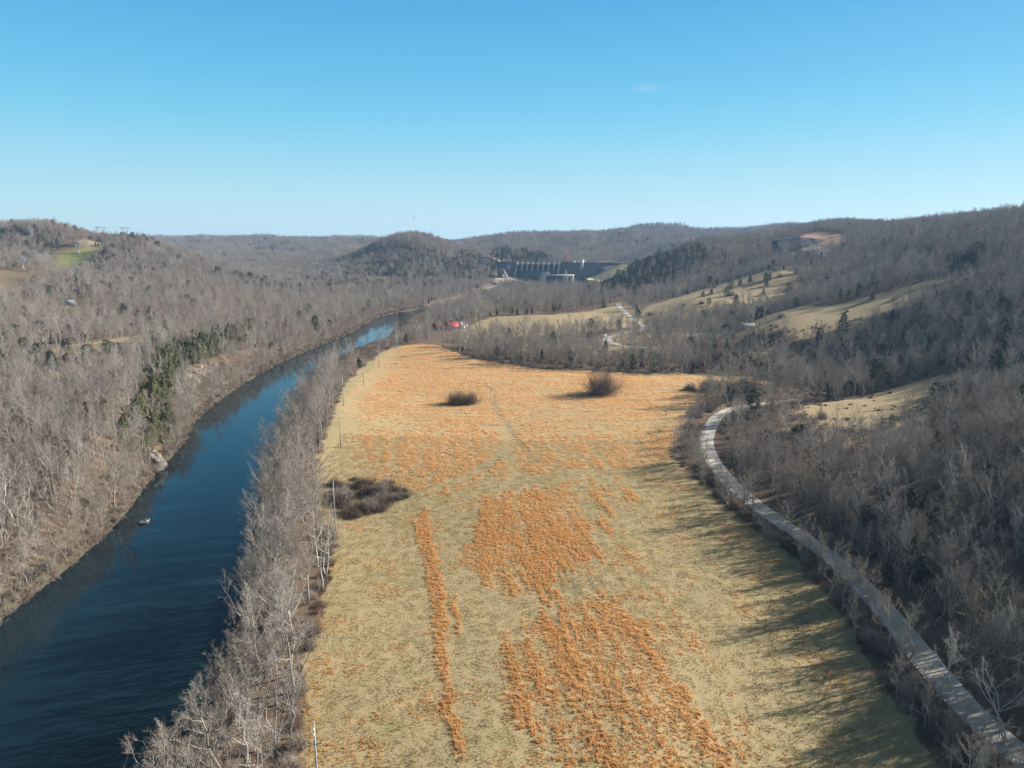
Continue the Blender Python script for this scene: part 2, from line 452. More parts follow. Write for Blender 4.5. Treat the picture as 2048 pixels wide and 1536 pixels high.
def plain(name, c, rough=.7, var=.25, scale=1.0, spec=.3, metal=0.0, bump=0.0):
    m, t = mat(name)
    tc = t.n('ShaderNodeTexCoord').outputs['Object']
    f = t.noise(scale, 4, .65, tc)
    c = np.array(c)
    col = t.ramp(f, [(.25, tuple(c * (1 - var))), (.75, tuple(np.minimum(c * (1 + var), 1)))])
    t.bsdf(col, rough, spec, f if bump else None, bump, .05, Metallic=metal)
    return m

def wood_mat(name, ca, cb, rough=.9, trans=0.0):
    """bark / twigs: one tint per tree from its own random number, plus a fine grain"""
    m, t = mat(name)
    rnd = t.n('ShaderNodeObjectInfo').outputs['Random']
    tc = t.n('ShaderNodeTexCoord').outputs['Object']
    f = t.noise(1.7, 3, .7, tc)
    ca_, cb_ = np.array(ca), np.array(cb); md_ = (ca_ + cb_) / 2
    c = t.ramp(rnd, [(0, ca), (.22, tuple(md_ * (1.05, .93, .86))), (.42, tuple(cb_ * (1.1, 1.0, .9))), (.6, tuple(md_ * (1.0, .98, .86))), (.8, tuple(cb_)), (1, tuple(ca_ * (1.05, 1.05, 1.06)))])
    c = t.mix(t.math('MULTIPLY', f, .6), c, tuple(ca_ * .45))
    t.bsdf(c, rough, .15)
    return m

M_BARK = wood_mat('grey_bark', (.40,.375,.345), (.23,.213,.197))
M_TWIG = wood_mat('grey_twigs', (.50,.455,.41), (.25,.23,.21))
M_TWIGB = wood_mat('brown_twigs', (.42,.355,.305), (.20,.172,.15))
M_WHITE = wood_mat('white_bark', (.55,.53,.48), (.38,.36,.32))
M_TWIGW = wood_mat('pale_twigs', (.42,.385,.335), (.30,.27,.235))
M_SHRUB = wood_mat('shrub_twigs', (.21,.16,.125), (.125,.095,.078))
M_SHRUBR = wood_mat('russet_twigs', (.26,.14,.085), (.17,.10,.07))

def leaf_mat(name, ca, cb, cc):
    m, t = mat(name)
    rnd = t.n('ShaderNodeObjectInfo').outputs['Random']
    tc = t.n('ShaderNodeTexCoord').outputs['Object']
    f = t.noise(.9, 3, .7, tc)
    c = t.mix(rnd, ca, cb)
    c = t.mix(f, c, cc)
    t.bsdf(c, .75, .2)
    return m
M_CEDAR = leaf_mat('cedar_leaves', (.040,.062,.030), (.075,.085,.035), (.028,.042,.024))
M_CEDARY = leaf_mat('olive_leaves', (.135,.135,.052), (.105,.115,.045), (.07,.08,.033))

def grass_mat(name, ca, cb, cc):
    m, t = mat(name)
    geo = t.n('ShaderNodeNewGeometry').outputs['Position']
    f = t.noise(.07, 3, .6, geo); g = t.noise(.9, 2, .6, geo)
    rnd = t.n('ShaderNodeObjectInfo').outputs['Random']
    c = t.mix(f, ca, cb); c = t.mix(t.math('MULTIPLY', g, rnd), c, cc)
    df = t.n('ShaderNodeBsdfDiffuse'); tl = t.n('ShaderNodeBsdfTranslucent'); t.l(c, df.inputs[0]); t.l(c, tl.inputs[0])
    mx = t.n('ShaderNodeMixShader'); mx.inputs[0].default_value = .45; t.l(df.outputs[0], mx.inputs[1]); t.l(tl.outputs[0], mx.inputs[2])
    oo = t.n('ShaderNodeOutputMaterial'); t.l(mx.outputs[0], oo.inputs['Surface'])
    return m
M_ORANGE = grass_mat('orange_sedge', (.74,.41,.155), (.62,.32,.115), (.80,.57,.30))
M_ORANGEF = grass_mat('pale_sedge', (.78,.50,.25), (.68,.42,.19), (.86,.66,.42))
M_STRAW = grass_mat('straw_grass', (.44,.335,.19), (.36,.29,.15), (.54,.42,.27))

# ground
def ground_mat():
    m, t = mat('ground_cover')
    geo = t.n('ShaderNodeNewGeometry').outputs['Position']
    A = t.n('ShaderNodeAttribute', attribute_name='cover_a'); B = t.n('ShaderNodeAttribute', attribute_name='cover_b')
    sa = t.n('ShaderNodeSeparateColor'); t.l(A.outputs['Color'], sa.inputs[0])
    sb = t.n('ShaderNodeSeparateColor'); t.l(B.outputs['Color'], sb.inputs[0])
    n_f = t.noise(1.6, 4, .7, geo); n_m = t.noise(.22, 4, .65, geo); n_l = t.noise(.02, 3, .6, geo)
    leaf = t.mix(n_m, (.15,.102,.068), (.215,.15,.10)); leaf = t.mix(t.math('MULTIPLY', n_f, .55), leaf, (.07,.055,.04))
    # meadow
    stp = t.n('ShaderNodeMapping'); t.l(geo, stp.inputs[0]); stp.inputs['Rotation'].default_value = (0, 0, math.radians(-8.5)); stp.inputs['Scale'].default_value = (.9, .035, .5)
    n_s = t.noise(1.0, 3, .6, stp.outputs[0])
    strawc = t.mix(n_l, (.40,.295,.168), (.34,.272,.138))
    strawc = t.mix(t.math('MULTIPLY', n_s, .5), strawc, (.27,.24,.11))
    strawc = t.mix(t.math('MULTIPLY', n_m, .45), strawc, (.37,.30,.20))
    strawc = t.mix(t.ramp(n_f, [(.35, (.24,)*3), (.62, (0,0,0))]), strawc, (.15,.15,.065))
    orangec = t.mix(n_f, (.46,.275,.13), (.66,.44,.24))
    f1 = t.math('MULTIPLY', sa.outputs['Green'], t.math('ADD', .35, n_f), True)
    fieldc = t.mix(f1, strawc, orangec)
    c = t.mix(sa.outputs['Red'], leaf, fieldc)
    greenc = t.mix(n_m, (.14,.17,.055), (.20,.205,.075))
    c = t.mix(sa.outputs['Blue'], c, greenc)
    meadc = t.mix(n_l, (.38,.285,.175), (.33,.26,.145)); meadc = t.mix(t.math('MULTIPLY', n_m, .6), meadc, (.34,.255,.15)); meadc = t.mix(t.ramp(n_f, [(.35, (.5,)*3), (.6, (0,0,0))]), meadc, (.15,.13,.07))
    c = t.mix(sb.outputs['Red'], c, meadc)
    rockc = t.mix(t.noise(.5, 5, .75, geo), (.20,.175,.15), (.46,.40,.34))
    c = t.mix(sb.outputs['Green'], c, rockc)
    mudc = t.mix(n_f, (.045,.04,.027), (.085,.075,.05))
    c = t.mix(sb.outputs['Blue'], c, mudc)
    t.bsdf(c, .95, .1, n_f, .6, .16)
    return m
M_GROUND = ground_mat()

def water_mat(name, deep):
    m, t = mat(name)
    geo = t.n('ShaderNodeNewGeometry').outputs['Position']
    mp = t.n('ShaderNodeMapping'); t.l(geo, mp.inputs[0]); mp.inputs['Rotation'].default_value = (0, 0, .5); mp.inputs['Scale'].default_value = (1, .42, 1)
    a = t.noise(.9, 3, .55, mp.outputs[0]); b = t.noise(.12, 2, .5, geo)
    h = t.math('ADD', a, t.math('MULTIPLY', b, .35))
    big = t.noise(.018, 3, .6, geo)
    col = t.mix(big, deep, tuple(np.array(deep) * np.array([1.5, 1.15, 1.05])))
    t.bsdf(col, .06, .5, h, .05, .2, IOR=1.33)
    return m
M_WATER = water_mat('river_surface', (.0042,.0165,.023))
M_LAKE = water_mat('lake_surface', (.02,.06,.075))

def road_mat():
    m, t = mat('asphalt')
    geo = t.n('ShaderNodeNewGeometry').outputs['Position']
    f = t.noise(3.0, 5, .7, geo); g = t.noise(.2, 3, .6, geo)
    c = t.mix(f, (.46,.44,.41), (.55,.53,.49)); c = t.mix(t.math('MULTIPLY', g, .5), c, (.31,.305,.30))
    t.bsdf(c, .95, .1, f, .3, .02); return m
M_ROAD = road_mat()
M_YEL = plain('yellow_road_paint', (.55,.36,.05), .7, .35, 2.0)
M_WLINE = plain('white_road_paint', (.6,.6,.58), .7, .3, 2.0)
M_GRAVEL = plain('pale_gravel', (.42,.39,.34), .95, .25, .4)
M_STEEL = plain('galvanised_steel', (.30,.31,.32), .6, .15, .6, .4, .3)
M_RUST = plain('weathered_steel', (.36,.21,.14), .7, .25, .6)
M_LATT = plain('grey_lattice_steel', (.42,.43,.44), .6, .15, .6)
M_ARM = plain('dark_insulator', (.05,.055,.05), .5, .2, 3)
M_SIGN = plain('yellow_sign', (.80,.50,.03), .5, .08, 3)
M_BLACK = plain('black_paint', (.02,.02,.02), .5, .1, 3)
M_POST = plain('wood_post', (.25,.20,.15), .9, .25, 3)
M_WHITE_P = plain('white_paint', (.78,.78,.76), .5, .06, 1)
M_HULL = plain('pale_hull', (.42,.43,.43), .5, .1, 1)
M_GREY_P = plain('grey_siding', (.13,.15,.18), .7, .15, .5)
M_METALROOF = plain('grey_metal_roof', (.20,.215,.23), .75, .15, .4, .3)
M_REDROOF = plain('red_roof', (.27,.045,.04), .55, .15, .5)
M_REDWALL = plain('red_wall', (.26,.05,.042), .7, .2, .5)
M_DARKROOF = plain('dark_shingle_roof', (.07,.075,.085), .85, .2, .6)
M_BROWN = plain('brown_wood_wall', (.13,.09,.07), .8, .2, .5)
M_GLASS = plain('dark_window', (.02,.025,.03), .15, .1, 1, .6)
M_ROCK = plain('pale_limestone', (.20,.17,.145), .95, .6, .5, .2, 0, .9)
M_ROCKD = plain('shaded_quarry_rock', (.085,.085,.09), .95, .5, .12, .2, 0, .6)  # shade on the quarry face is put into this dark colour
M_GRASSY = plain('dam_turf', (.38,.32,.165), .95, .2, .05)
M_ORANGEP = plain('orange_plastic', (.65,.20,.06), .5, .1, 2)
M_GREENP = plain('green_plastic', (.08,.30,.17), .5, .1, 2)
M_CRANE = plain('red_crane_steel', (.55,.09,.06), .5, .1, 1)
M_SKIN = plain('skin', (.48,.29,.21), .6, .08, 6)
M_SHIRT = plain('white_shirt', (.75,.76,.77), .8, .06, 6)
M_TROUSER = plain('dark_trousers', (.06,.07,.09), .85, .1, 6)
def concrete(name, ca, cb, stain):
    m, t = mat(name)
    geo = t.n('ShaderNodeNewGeometry').outputs['Position']
    mp = t.n('ShaderNodeMapping'); t.l(geo, mp.inputs[0]); mp.inputs['Scale'].default_value = (1, 1, .12)
    f = t.noise(.28, 5, .7, mp.outputs[0]); g = t.noise(.05, 3, .6, geo)
    c = t.mix(f, ca, cb); c = t.mix(t.ramp(g, [(.4, (0,0,0)), (.65, (.7,.7,.7))]), c, stain)
    t.bsdf(c, .9, .2); return m
M_CONC = concrete('weathered_shaded_concrete', (.115,.125,.135), (.20,.21,.22), (.085,.09,.10))  # weathered streaks; base darkened to carry the shade on the dam face
M_CONCD = concrete('stained_shaded_concrete', (.085,.095,.105), (.155,.165,.175), (.065,.07,.077))  # stains, with the shade of spillway and powerhouse wall in the tone
M_CONCL = concrete('pale_sunlit_concrete', (.52,.48,.42), (.60,.56,.49), (.47,.43,.38))  # lighter copy: sunlight on walls and piers is put into the colour
M_GATE = plain('dark_gate_steel', (.05,.055,.065), .6, .2, .3)

# ------------------------------------------------------------------ world, sun, camera
SUN_AZ, SUN_EL = math.radians(72), math.radians(24.5)
w = bpy.data.worlds.new('World'); scene.world = w; w.use_nodes = True
t = NT(w)
sky = t.n('ShaderNodeTexSky', sky_type='NISHITA'); sky.sun_disc = False
sky.sun_elevation = SUN_EL; sky.sun_rotation = SUN_AZ
sky.air_density = 1.0; sky.dust_density = 0.6; sky.ozone_density = 1.0; sky.altitude = 200
tcw = t.n('ShaderNodeTexCoord').outputs['Generated']
sx = t.n('ShaderNodeSeparateXYZ'); t.l(tcw, sx.inputs[0])
SKYK = 4.1
rampc = t.ramp(t.math('ADD', t.math('MULTIPLY', sx.outputs[2], 1.0), 0.0, True), [(0.0, (.60,.82,.90)), (.045, (.50,.79,.90)), (.155, (.205,.63,.88)), (.205, (.14,.54,.85)), (.30, (.075,.41,.77)), (.45, (.075,.19,.34)), (.75, (.065,.09,.125)), (1.0, (.06,.075,.095))])
skl = t.mix(1.0, rampc, (SKYK,)*3, 'MULTIPLY')
skm = t.mix(.94, sky.outputs[0], skl)
bg = t.n('ShaderNodeBackground'); bg.inputs[1].default_value = .1
nrm = t.n('ShaderNodeVectorMath', operation='NORMALIZE'); t.l(tcw, nrm.inputs[0])
wd0 = Vector((float(ray(1295, 176)[0]), 1, float(ray(1295, 176)[1]))).normalized()
sub = t.n('ShaderNodeVectorMath', operation='SUBTRACT'); t.l(nrm.outputs[0], sub.inputs[0]); sub.inputs[1].default_value = wd0
scv = t.n('ShaderNodeVectorMath', operation='MULTIPLY'); t.l(sub.outputs[0], scv.inputs[0]); scv.inputs[1].default_value = (38, 38, 170)
lng = t.n('ShaderNodeVectorMath', operation='LENGTH'); t.l(scv.outputs[0], lng.inputs[0])
wn = t.noise(1.4, 4, .65, scv.outputs[0])
wm = t.math('MULTIPLY', t.math('SUBTRACT', 1.0, lng.outputs['Value'], True), t.math('MULTIPLY', wn, .36), True)
cloud = t.mix(wm, skm, (SKYK * .85,) * 3)
t.l(cloud, bg.inputs[0])
wo = t.n('ShaderNodeOutputWorld'); t.l(bg.outputs[0], wo.inputs[0])
sd = bpy.data.lights.new('sun', 'SUN'); sd.energy = 5.0; sd.angle = math.radians(.5); sd.color = (1, .935, .845)
so = link('sun', sd, None, (300, 100, 400))
sv = Vector((math.sin(SUN_AZ) * math.cos(SUN_EL), math.cos(SUN_AZ) * math.cos(SUN_EL), math.sin(SUN_EL)))
so.rotation_euler = sv.to_track_quat('Z', 'Y').to_euler()
cd = bpy.data.cameras.new('camera'); cd.sensor_width = 36; cd.lens = 36 * F_PX / 2048; cd.clip_end = 20000; cd.clip_start = .5
co = link('camera', cd, None, (0, 0, CAMH)); co.rotation_euler = (math.radians(90) - TH, 0, 0)
scene.camera = co
scene.view_settings.view_transform = 'Standard'; scene.view_settings.look = 'None'
scene.view_settings.exposure = 1.25; scene.view_settings.gamma = 1.0
scene.render.engine = 'CYCLES'
scene.cycles.max_bounces = 5; scene.cycles.diffuse_bounces = 2; scene.cycles.glossy_bounces = 2; scene.cycles.transmission_bounces = 2; scene.cycles.volume_bounces = 0
scene.cycles.transparent_max_bounces = 4
scene.cycles.use_adaptive_sampling = False
scene.cycles.use_denoising = True; scene.cycles.denoiser = 'OPENIMAGEDENOISE'; scene.cycles.denoising_input_passes = 'RGB_ALBEDO_NORMAL'; scene.cycles.denoising_prefilter = 'ACCURATE'
scene.cycles.sample_clamp_indirect = 4
print('setup', round(time.time() - T0, 1))

# ------------------------------------------------------------------ terrain, water, roads
idx = np.arange(NR * NC).reshape(NR, NC)
quads = np.stack([idx[:-1, :-1], idx[:-1, 1:], idx[1:, 1:], idx[1:, :-1]], -1).reshape(-1, 4)
me = new_mesh('ground', np.stack([GX, GY, GH], -1), [quads], (M_GROUND,), True)
gx, gy, gh = GX.ravel(), GY.ravel(), GH.ravel()
jx = gx + (fbm(gx / 7, gy / 7, 61, 2) - .5) * 6; jy = gy + (fbm(gx / 7, gy / 7, 67, 2) - .5) * 9
a = np.zeros((len(gx), 4), np.float32); b = np.zeros((len(gx), 4), np.float32); a[:, 3] = 1; b[:, 3] = 1
fld = in_poly(jx, jy, FIELD)
a[:, 0] = fld
k = np.where(fld)[0]; a[k, 1] = orange(gx[k], gy[k])
far_f = np.clip((gy - 250) / 250, 0, 1); a[:, 1] = np.maximum(a[:, 1] * (.45 + .5 * far_f), .55 * far_f * in_poly(jx, jy, PUP))
def rag(poly): return in_poly(jx, jy, poly)
a[:, 2] = rag(GREEN) * .9 + rag(HOUSEC) * .5 + rag(FARY) * .6 + rag(FARY2) * .4
a[:, 2] = np.maximum(a[:, 2], fld * np.clip((fbm(gx / 6, gy / 6, 71, 3) - .62) * 4, 0, .25))
a[:, 2] = np.maximum(a[:, 2], rag(MEAD1) * np.clip((fbm(gx / 20, gy / 30, 73, 2) - .45) * 3, 0, .6))
md = np.zeros(len(gx))
for pl in (MEAD1, MEAD2, MEAD3, MEADA, LMEAD, LMEAD2): md = np.maximum(md, rag(pl))
md = np.maximum(md, .75 * rag(CAMP)); md = np.maximum(md, .55 * rag(BRUSHY)); md = np.maximum(md, .45 * rag(LBROWN)); md = np.maximum(md, .6 * rag(GREEN2))
dR = dist_poly(gx, gy, ROAD); dF = dist_poly(gx, gy, FROAD)
md = np.maximum(md, .7 * (dF < 14))
b[:, 0] = md
rk = 1.0 * (rag(QUARRY) | rag(ROCKL) | rag(ROCKR)) + .5 * in_poly(gx, gy, YARD)
sdr = river_sd(gx, gy)
rk = np.maximum(rk, .55 * rag(P([(300,850),(335,800),(370,760),(420,725),(445,722),(400,770),(350,830),(330,870)])))
rk = np.maximum(rk, .35 * np.clip(1 - np.abs(sdr - 1.5) / 2, 0, 1) * (fbm(gx / 8, gy / 8, 77, 2) > .55))
b[:, 1] = np.clip(rk, 0, 1)
mud = np.zeros(len(gx))
for tr in TRACKS: mud = np.maximum(mud, .35 * (dist_poly(gx, gy, tr) < .8))
for tr in RUTS: mud = np.maximum(mud, .4 * (dist_poly(gx, gy, tr) < .55))
mud = np.maximum(mud, .5 * in_poly(jx, jy, BRUSHP)); mud = np.maximum(mud, .35 * rag(LBROWN))
mud = np.maximum(mud, .9 * np.clip(1.6 - np.abs(sdr - .8) / 2.6, 0, 1))
mud = np.maximum(mud, .55 * np.clip(1 - sdr / 16, 0, 1) * (sdr > 0) * (fbm(gx / 4, gy / 4, 79, 2) > .45))
b[:, 2] = mud
# reddish soil of the cut slope
qs = rag(QSLOPE)
for nm, arr in (('cover_a', a), ('cover_b', b)):
    at = me.color_attributes.new(nm, 'FLOAT_COLOR', 'POINT'); at.data.foreach_set('color', arr.ravel())
ground = tag(link('ground', me), 'rolling valley floor and hillsides with a straw and orange sedge field', 'ground', kind='structure')

SOIL = plain('red_clay', (.33,.185,.11), .95, .3, .06)
def patch(name, poly, dz, m, label, cat, n=40, kind='structure'):
    """a sheet lying on the ground inside a ground polygon"""
    poly = np.asarray(poly); lo = poly.min(0); hi = poly.max(0)
    X, Y = np.meshgrid(np.linspace(lo[0], hi[0], n), np.linspace(lo[1], hi[1], n))
    I = np.arange(n * n).reshape(n, n)
    q = np.stack([I[:-1, :-1], I[:-1, 1:], I[1:, 1:], I[1:, :-1]], -1).reshape(-1, 4)
    cx, cy = X.ravel()[q].mean(1), Y.ravel()[q].mean(1)
    cell = max(hi - lo) / n
    cx2 = cx + (fbm(cx / cell / 4, cy / cell / 4, 81, 2) - .5) * cell * 5; cy2 = cy + (fbm(cx / cell / 4, cy / cell / 4, 83, 2) - .5) * cell * 5
    q = q[in_poly(cx2, cy2, poly)]
    V = np.stack([X.ravel(), Y.ravel(), hq(X.ravel(), Y.ravel()) + dz], -1)
    return tag(link(name, new_mesh(name, V, [q], (m,), True)), label, cat, kind=kind)
patch('clay_slope', QSLOPE, .6, SOIL, 'bare orange clay slope above the dark quarry face', 'slope', 60)

def sheet(name, ring, z, m, label):
    ring = np.array([(p[0], p[1], z) for p in ring])
    return ring
# river: a strip between lines well outside both banks
nl = 80
def resample(L, n):
    L = np.array([p[:2] for p in L]); s = np.r_[0, np.cumsum(np.hypot(*np.diff(L, axis=0).T))]
    q = np.linspace(0, s[-1], n); return np.stack([np.interp(q, s, L[:, 0]), np.interp(q, s, L[:, 1])], -1)
A_, B_ = resample(LBw, nl), resample(RBw, nl)
mid = (A_ + B_) / 2
A2 = mid + (A_ - mid) * 1.18; B2 = mid + (B_ - mid) * 1.18
V = np.concatenate([np.c_[A2, np.zeros(nl)], np.c_[B2, np.zeros(nl)]])
q = np.array([[i, i + nl, i + 1 + nl, i + 1] for i in range(nl - 1)])
tag(link('river_water', new_mesh('river_water', V, [q], (M_WATER,), True)), 'dark blue river curving along the wooded bluff and the sedge field', 'water', kind='structure')
lk = np.array([(x, y, 50.0) for x, y in LAKE])
tag(link('lake_water', new_mesh('lake_water', lk, [np.arange(len(lk))[None]], (M_LAKE,))), 'pale blue reservoir held behind the concrete dam', 'water', kind='structure')

def ribbon(name, line, off0, off1, dz, m, label, cat, dash=None, parent=None, ground_z=False, kind='structure', jit=0.0):
    L = np.array([[p[0], p[1], p[2]] for p in line])
    tn = np.gradient(L[:, :2], axis=0); tn /= np.linalg.norm(tn, axis=1)[:, None]
    nr = np.stack([tn[:, 1], -tn[:, 0]], -1)
    j = (vnoise(np.arange(len(L)) * .7, np.zeros(len(L)), 91) - .5) * jit
    a = L.copy(); a[:, :2] += nr * (off0 + j)[:, None] if jit else nr * off0; b = L.copy(); b[:, :2] += nr * off1
    a[:, 2] += dz; b[:, 2] += dz
    nn = len(L); V = np.concatenate([a, b])
    q = np.array([[i, i + nn, i + 1 + nn, i + 1] for i in range(nn - 1) if dash is None or (i // dash[0]) % dash[1] == 0])
    o = link(name, new_mesh(name, V, [q], (m,), False), parent)
    if label: tag(o, label, cat, kind=kind)
    return o
def densify(L, step):
    L = np.array(L); s = np.r_[0, np.cumsum(np.hypot(np.diff(L[:, 0]), np.diff(L[:, 1])))]
    q = np.arange(0, s[-1], step); return np.stack([np.interp(q, s, L[:, i]) for i in range(3)], -1)
RD = densify(ROAD, 2.0)
road = ribbon('road', RD, -3.0, 3.0, .02, M_ROAD, 'two lane asphalt road curving round the sedge field', 'road')
ribbon('shoulder', RD, -3.7, -2.85, -.02, M_GRAVEL, 'thin gravel shoulder of the curving road', 'road shoulder', jit=.6)
ln = MB()
for off in (-.17, .17):
    L = RD; tn = np.gradient(L[:, :2], axis=0); tn /= np.linalg.norm(tn, axis=1)[:, None]; nr = np.stack([tn[:, 1], -tn[:, 0]], -1)
    for i in range(len(L) - 1):
        if off > 0 and (i // 2) % 3 == 2: continue
        pa, pb = L[i], L[i + 1]
        e = lambda p, k, o: (p[0] + nr[k, 0] * o, p[1] + nr[k, 1] * o, p[2] + .024)
        ln.poly([e(pa, i, off - .08), e(pa, i, off + .08), e(pb, i + 1, off + .08), e(pb, i + 1, off - .08)])
tag(ln.build('road_marking', M_YEL), 'worn yellow centre line painted along the curving road', 'road marking', kind='structure')
le = MB()
for off in (-2.72, 2.72):
    for i in range(len(RD) - 1):
        le.poly([e(RD[i], i, off - .06), e(RD[i], i, off + .06), e(RD[i + 1], i + 1, off + .06), e(RD[i + 1], i + 1, off - .06)])
tag(le.build('road_edge_marking', M_WLINE), 'faded white edge lines along the curving road', 'road marking', kind='structure')
ribbon('far_road', densify(FROAD, 4.0), -3.6, 3.6, .12, M_GRAVEL, 'pale road winding between the far meadows and the campground', 'road')
drive = [march(u, v) for u, v in [(952,528),(962,527),(975,526),(988,525),(1000,524)]]
ribbon('dam_road', smooth_line(drive, 4), -4, 4, .5, M_GRAVEL, 'pale access road leading onto the dam crest', 'road')
lane = smooth_line([march(u, v) for u, v in [(945,668),(930,664),(918,661),(905,662)]], 4)
ribbon('gravel_lane', lane, -2.5, 2.5, .3, M_GRAVEL, 'pale drive beside the red roofed house', 'lane')
lane2 = smooth_line([march(u, v) for u, v in [(1000,678),(1040,678),(1090,678),(1150,677),(1206,676)]], 4)
ribbon('camp_lane', lane2, -1.8, 1.8, .15, M_GRAVEL, 'narrow lane running through the campground trees', 'lane')

# ------------------------------------------------------------------ plant shapes
def unit(v): return v / (np.linalg.norm(v, axis=-1, keepdims=True) + 1e-9)

def ribbons(S, D, L, Wd, rng, sag=.25, segs=2):
    """many thin twigs: start, direction, length, width -> V, F (quads)"""
    n = len(S); side = unit(np.cross(D, rng.normal(size=(n, 3))))
    upv = np.array([0, 0, 1.0])
    V = np.empty((n, segs + 1, 2, 3)); 
    for k in range(segs + 1):
        t = k / segs
        c = S + D * (L * t)[:, None] + upv * (sag * L * t * t)[:, None]
        wk = (Wd * (1 - .8 * t))[:, None] * .5
        V[:, k, 0] = c - side * wk; V[:, k, 1] = c + side * wk
    base = (np.arange(n) * (segs + 1) * 2)[:, None]
    F = np.concatenate([base + np.array([2*k, 2*k+1, 2*k+3, 2*k+2]) for k in range(segs)])
    return V.reshape(-1, 3), F

def bare_tree(seed, H=18., spread=5.5, frac=.35, n1=10, lean=(0, 0), twig=1.05, ntw=5, upness=.55, trunkr=None, crooked=.05, n2=7, n3=6, forks=1):
    """returns two builders: wood (trunk and limbs) and crown (boughs and twigs)"""
    rng = np.random.default_rng(seed)
    tb, cb = MB(), MB()
    r0 = trunkr or H * .0145
    S3, D3, L3 = [], [], []
    stems = []
    for f in range(forks):
        m = 7; t = np.linspace(0, 1, m)
        path = np.zeros((m, 3)); path[:, 2] = t * H * (.86 if forks == 1 else .8)
        off = np.array(lean, float) + (rng.normal(size=2) * .16 if forks > 1 else 0)
        path[:, 0] += off[0] * H * t ** 1.3; path[:, 1] += off[1] * H * t ** 1.3
        path[1:, :2] += np.cumsum(rng.normal(size=(m - 1, 2)) * H * crooked * .35, axis=0)
        rad = r0 * (1 - .82 * t) * (1 if forks == 1 else .75); rad[0] *= 1.25
        tb.tube(path, rad, 7); stems.append((path, rad))
    for path, rad in stems:
        nl_ = max(4, n1 // forks)
        az = rng.uniform(0, 6.28)
        for i in range(nl_):
            tt = frac + (1 - frac) * (i + rng.uniform(.1, .9)) / nl_; tt = min(tt, .985)
            az += 2.4 + rng.normal() * .35
            s = np.array([np.interp(tt, np.linspace(0, 1, len(path)), path[:, c]) for c in range(3)])
            rr = np.interp(tt, np.linspace(0, 1, len(path)), rad)
            rel = (tt - frac) / (1 - frac)
            inc = math.radians(62 - 42 * rel + rng.normal() * 8)
            L = spread * (1.05 - .55 * rel ** 1.4) * rng.uniform(.75, 1.2) * (1 if forks == 1 else .85)
            d = np.array([math.sin(inc) * math.cos(az), math.sin(inc) * math.sin(az), math.cos(inc)])
            m2 = 5; t2 = np.linspace(0, 1, m2)
            lp = s + d * (L * t2)[:, None]; lp[:, 2] += upness * L * .45 * t2 ** 2
            lp[1:] += np.cumsum(rng.normal(size=(m2 - 1, 3)) * L * .045, axis=0)
            lr = np.maximum(rr * .72 * (1 - .75 * t2), .035)
            tb.tube(lp, lr, 5)
            for j in range(n2):
                t3 = .22 + .78 * (j + rng.uniform(0, 1)) / n2; t3 = min(t3, .99)
                s2 = np.array([np.interp(t3, t2, lp[:, c]) for c in range(3)]); r2 = np.interp(t3, t2, lr)
                dl = unit(lp[-1] - lp[0]); dd = unit(dl * .75 + rng.normal(size=3) * .62 + np.array([0, 0, upness * .55]))
                L2 = L * rng.uniform(.26, .5) * (1.15 - .4 * t3)
                p2 = np.array([s2, s2 + dd * L2 * .5 + rng.normal(size=3) * L2 * .05, s2 + dd * L2 + np.array([0, 0, upness * .15 * L2])])
                cb.tube(p2, [max(r2 * .55, .02), max(r2 * .38, .016), .01], 3, cap=False)
                for q in range(n3):
                    t4 = .2 + .8 * (q + rng.uniform()) / n3
                    s4 = s2 + (p2[2] - s2) * t4
                    S3.append(s4); D3.append(unit(dd * .7 + rng.normal(size=3) * .6 + np.array([0, 0, upness * .5]))); L3.append(L2 * rng.uniform(.35, .7))
    S3, D3, L3 = np.array(S3), np.array(D3), np.array(L3)
    V, F = ribbons(S3, D3, L3, np.full(len(S3), .034 * twig), rng, .12); cb.add(V, [F])
    k = ntw; S4 = np.repeat(S3, k, 0); D4 = np.repeat(D3, k, 0); L4 = np.repeat(L3, k)
    tt = rng.uniform(.2, 1, len(S4)); S4 = S4 + D4 * (L4 * tt)[:, None]
    D4 = unit(D4 * .7 + rng.normal(size=D4.shape) * .6 + np.array([0, 0, upness * .35]))
    V, F = ribbons(S4, D4, L4 * rng.uniform(.4, .85, len(S4)), np.full(len(S4), .021 * twig), rng, .05, 1); cb.add(V, [F])
    return tb, cb

def mesh_of(mb, name, m): 
    return new_mesh(name, np.concatenate(mb.V), [np.concatenate(f) for f in mb.F.values()], (m,), False)

def merged(name, a, ma, b, mb_):
    V = np.concatenate(a.V + b.V); n0 = a.n
    fs, mi = [], []
    for d, off, k in ((a.F, 0, 0), (b.F, n0, 1)):
        for f in d.values():
            f = np.concatenate(f) + off; fs.append(f); mi.append(np.full(len(f), k))
    # new_mesh keeps the order of the lists
    return new_mesh(name, V, fs, (ma, mb_), False, np.concatenate(mi))

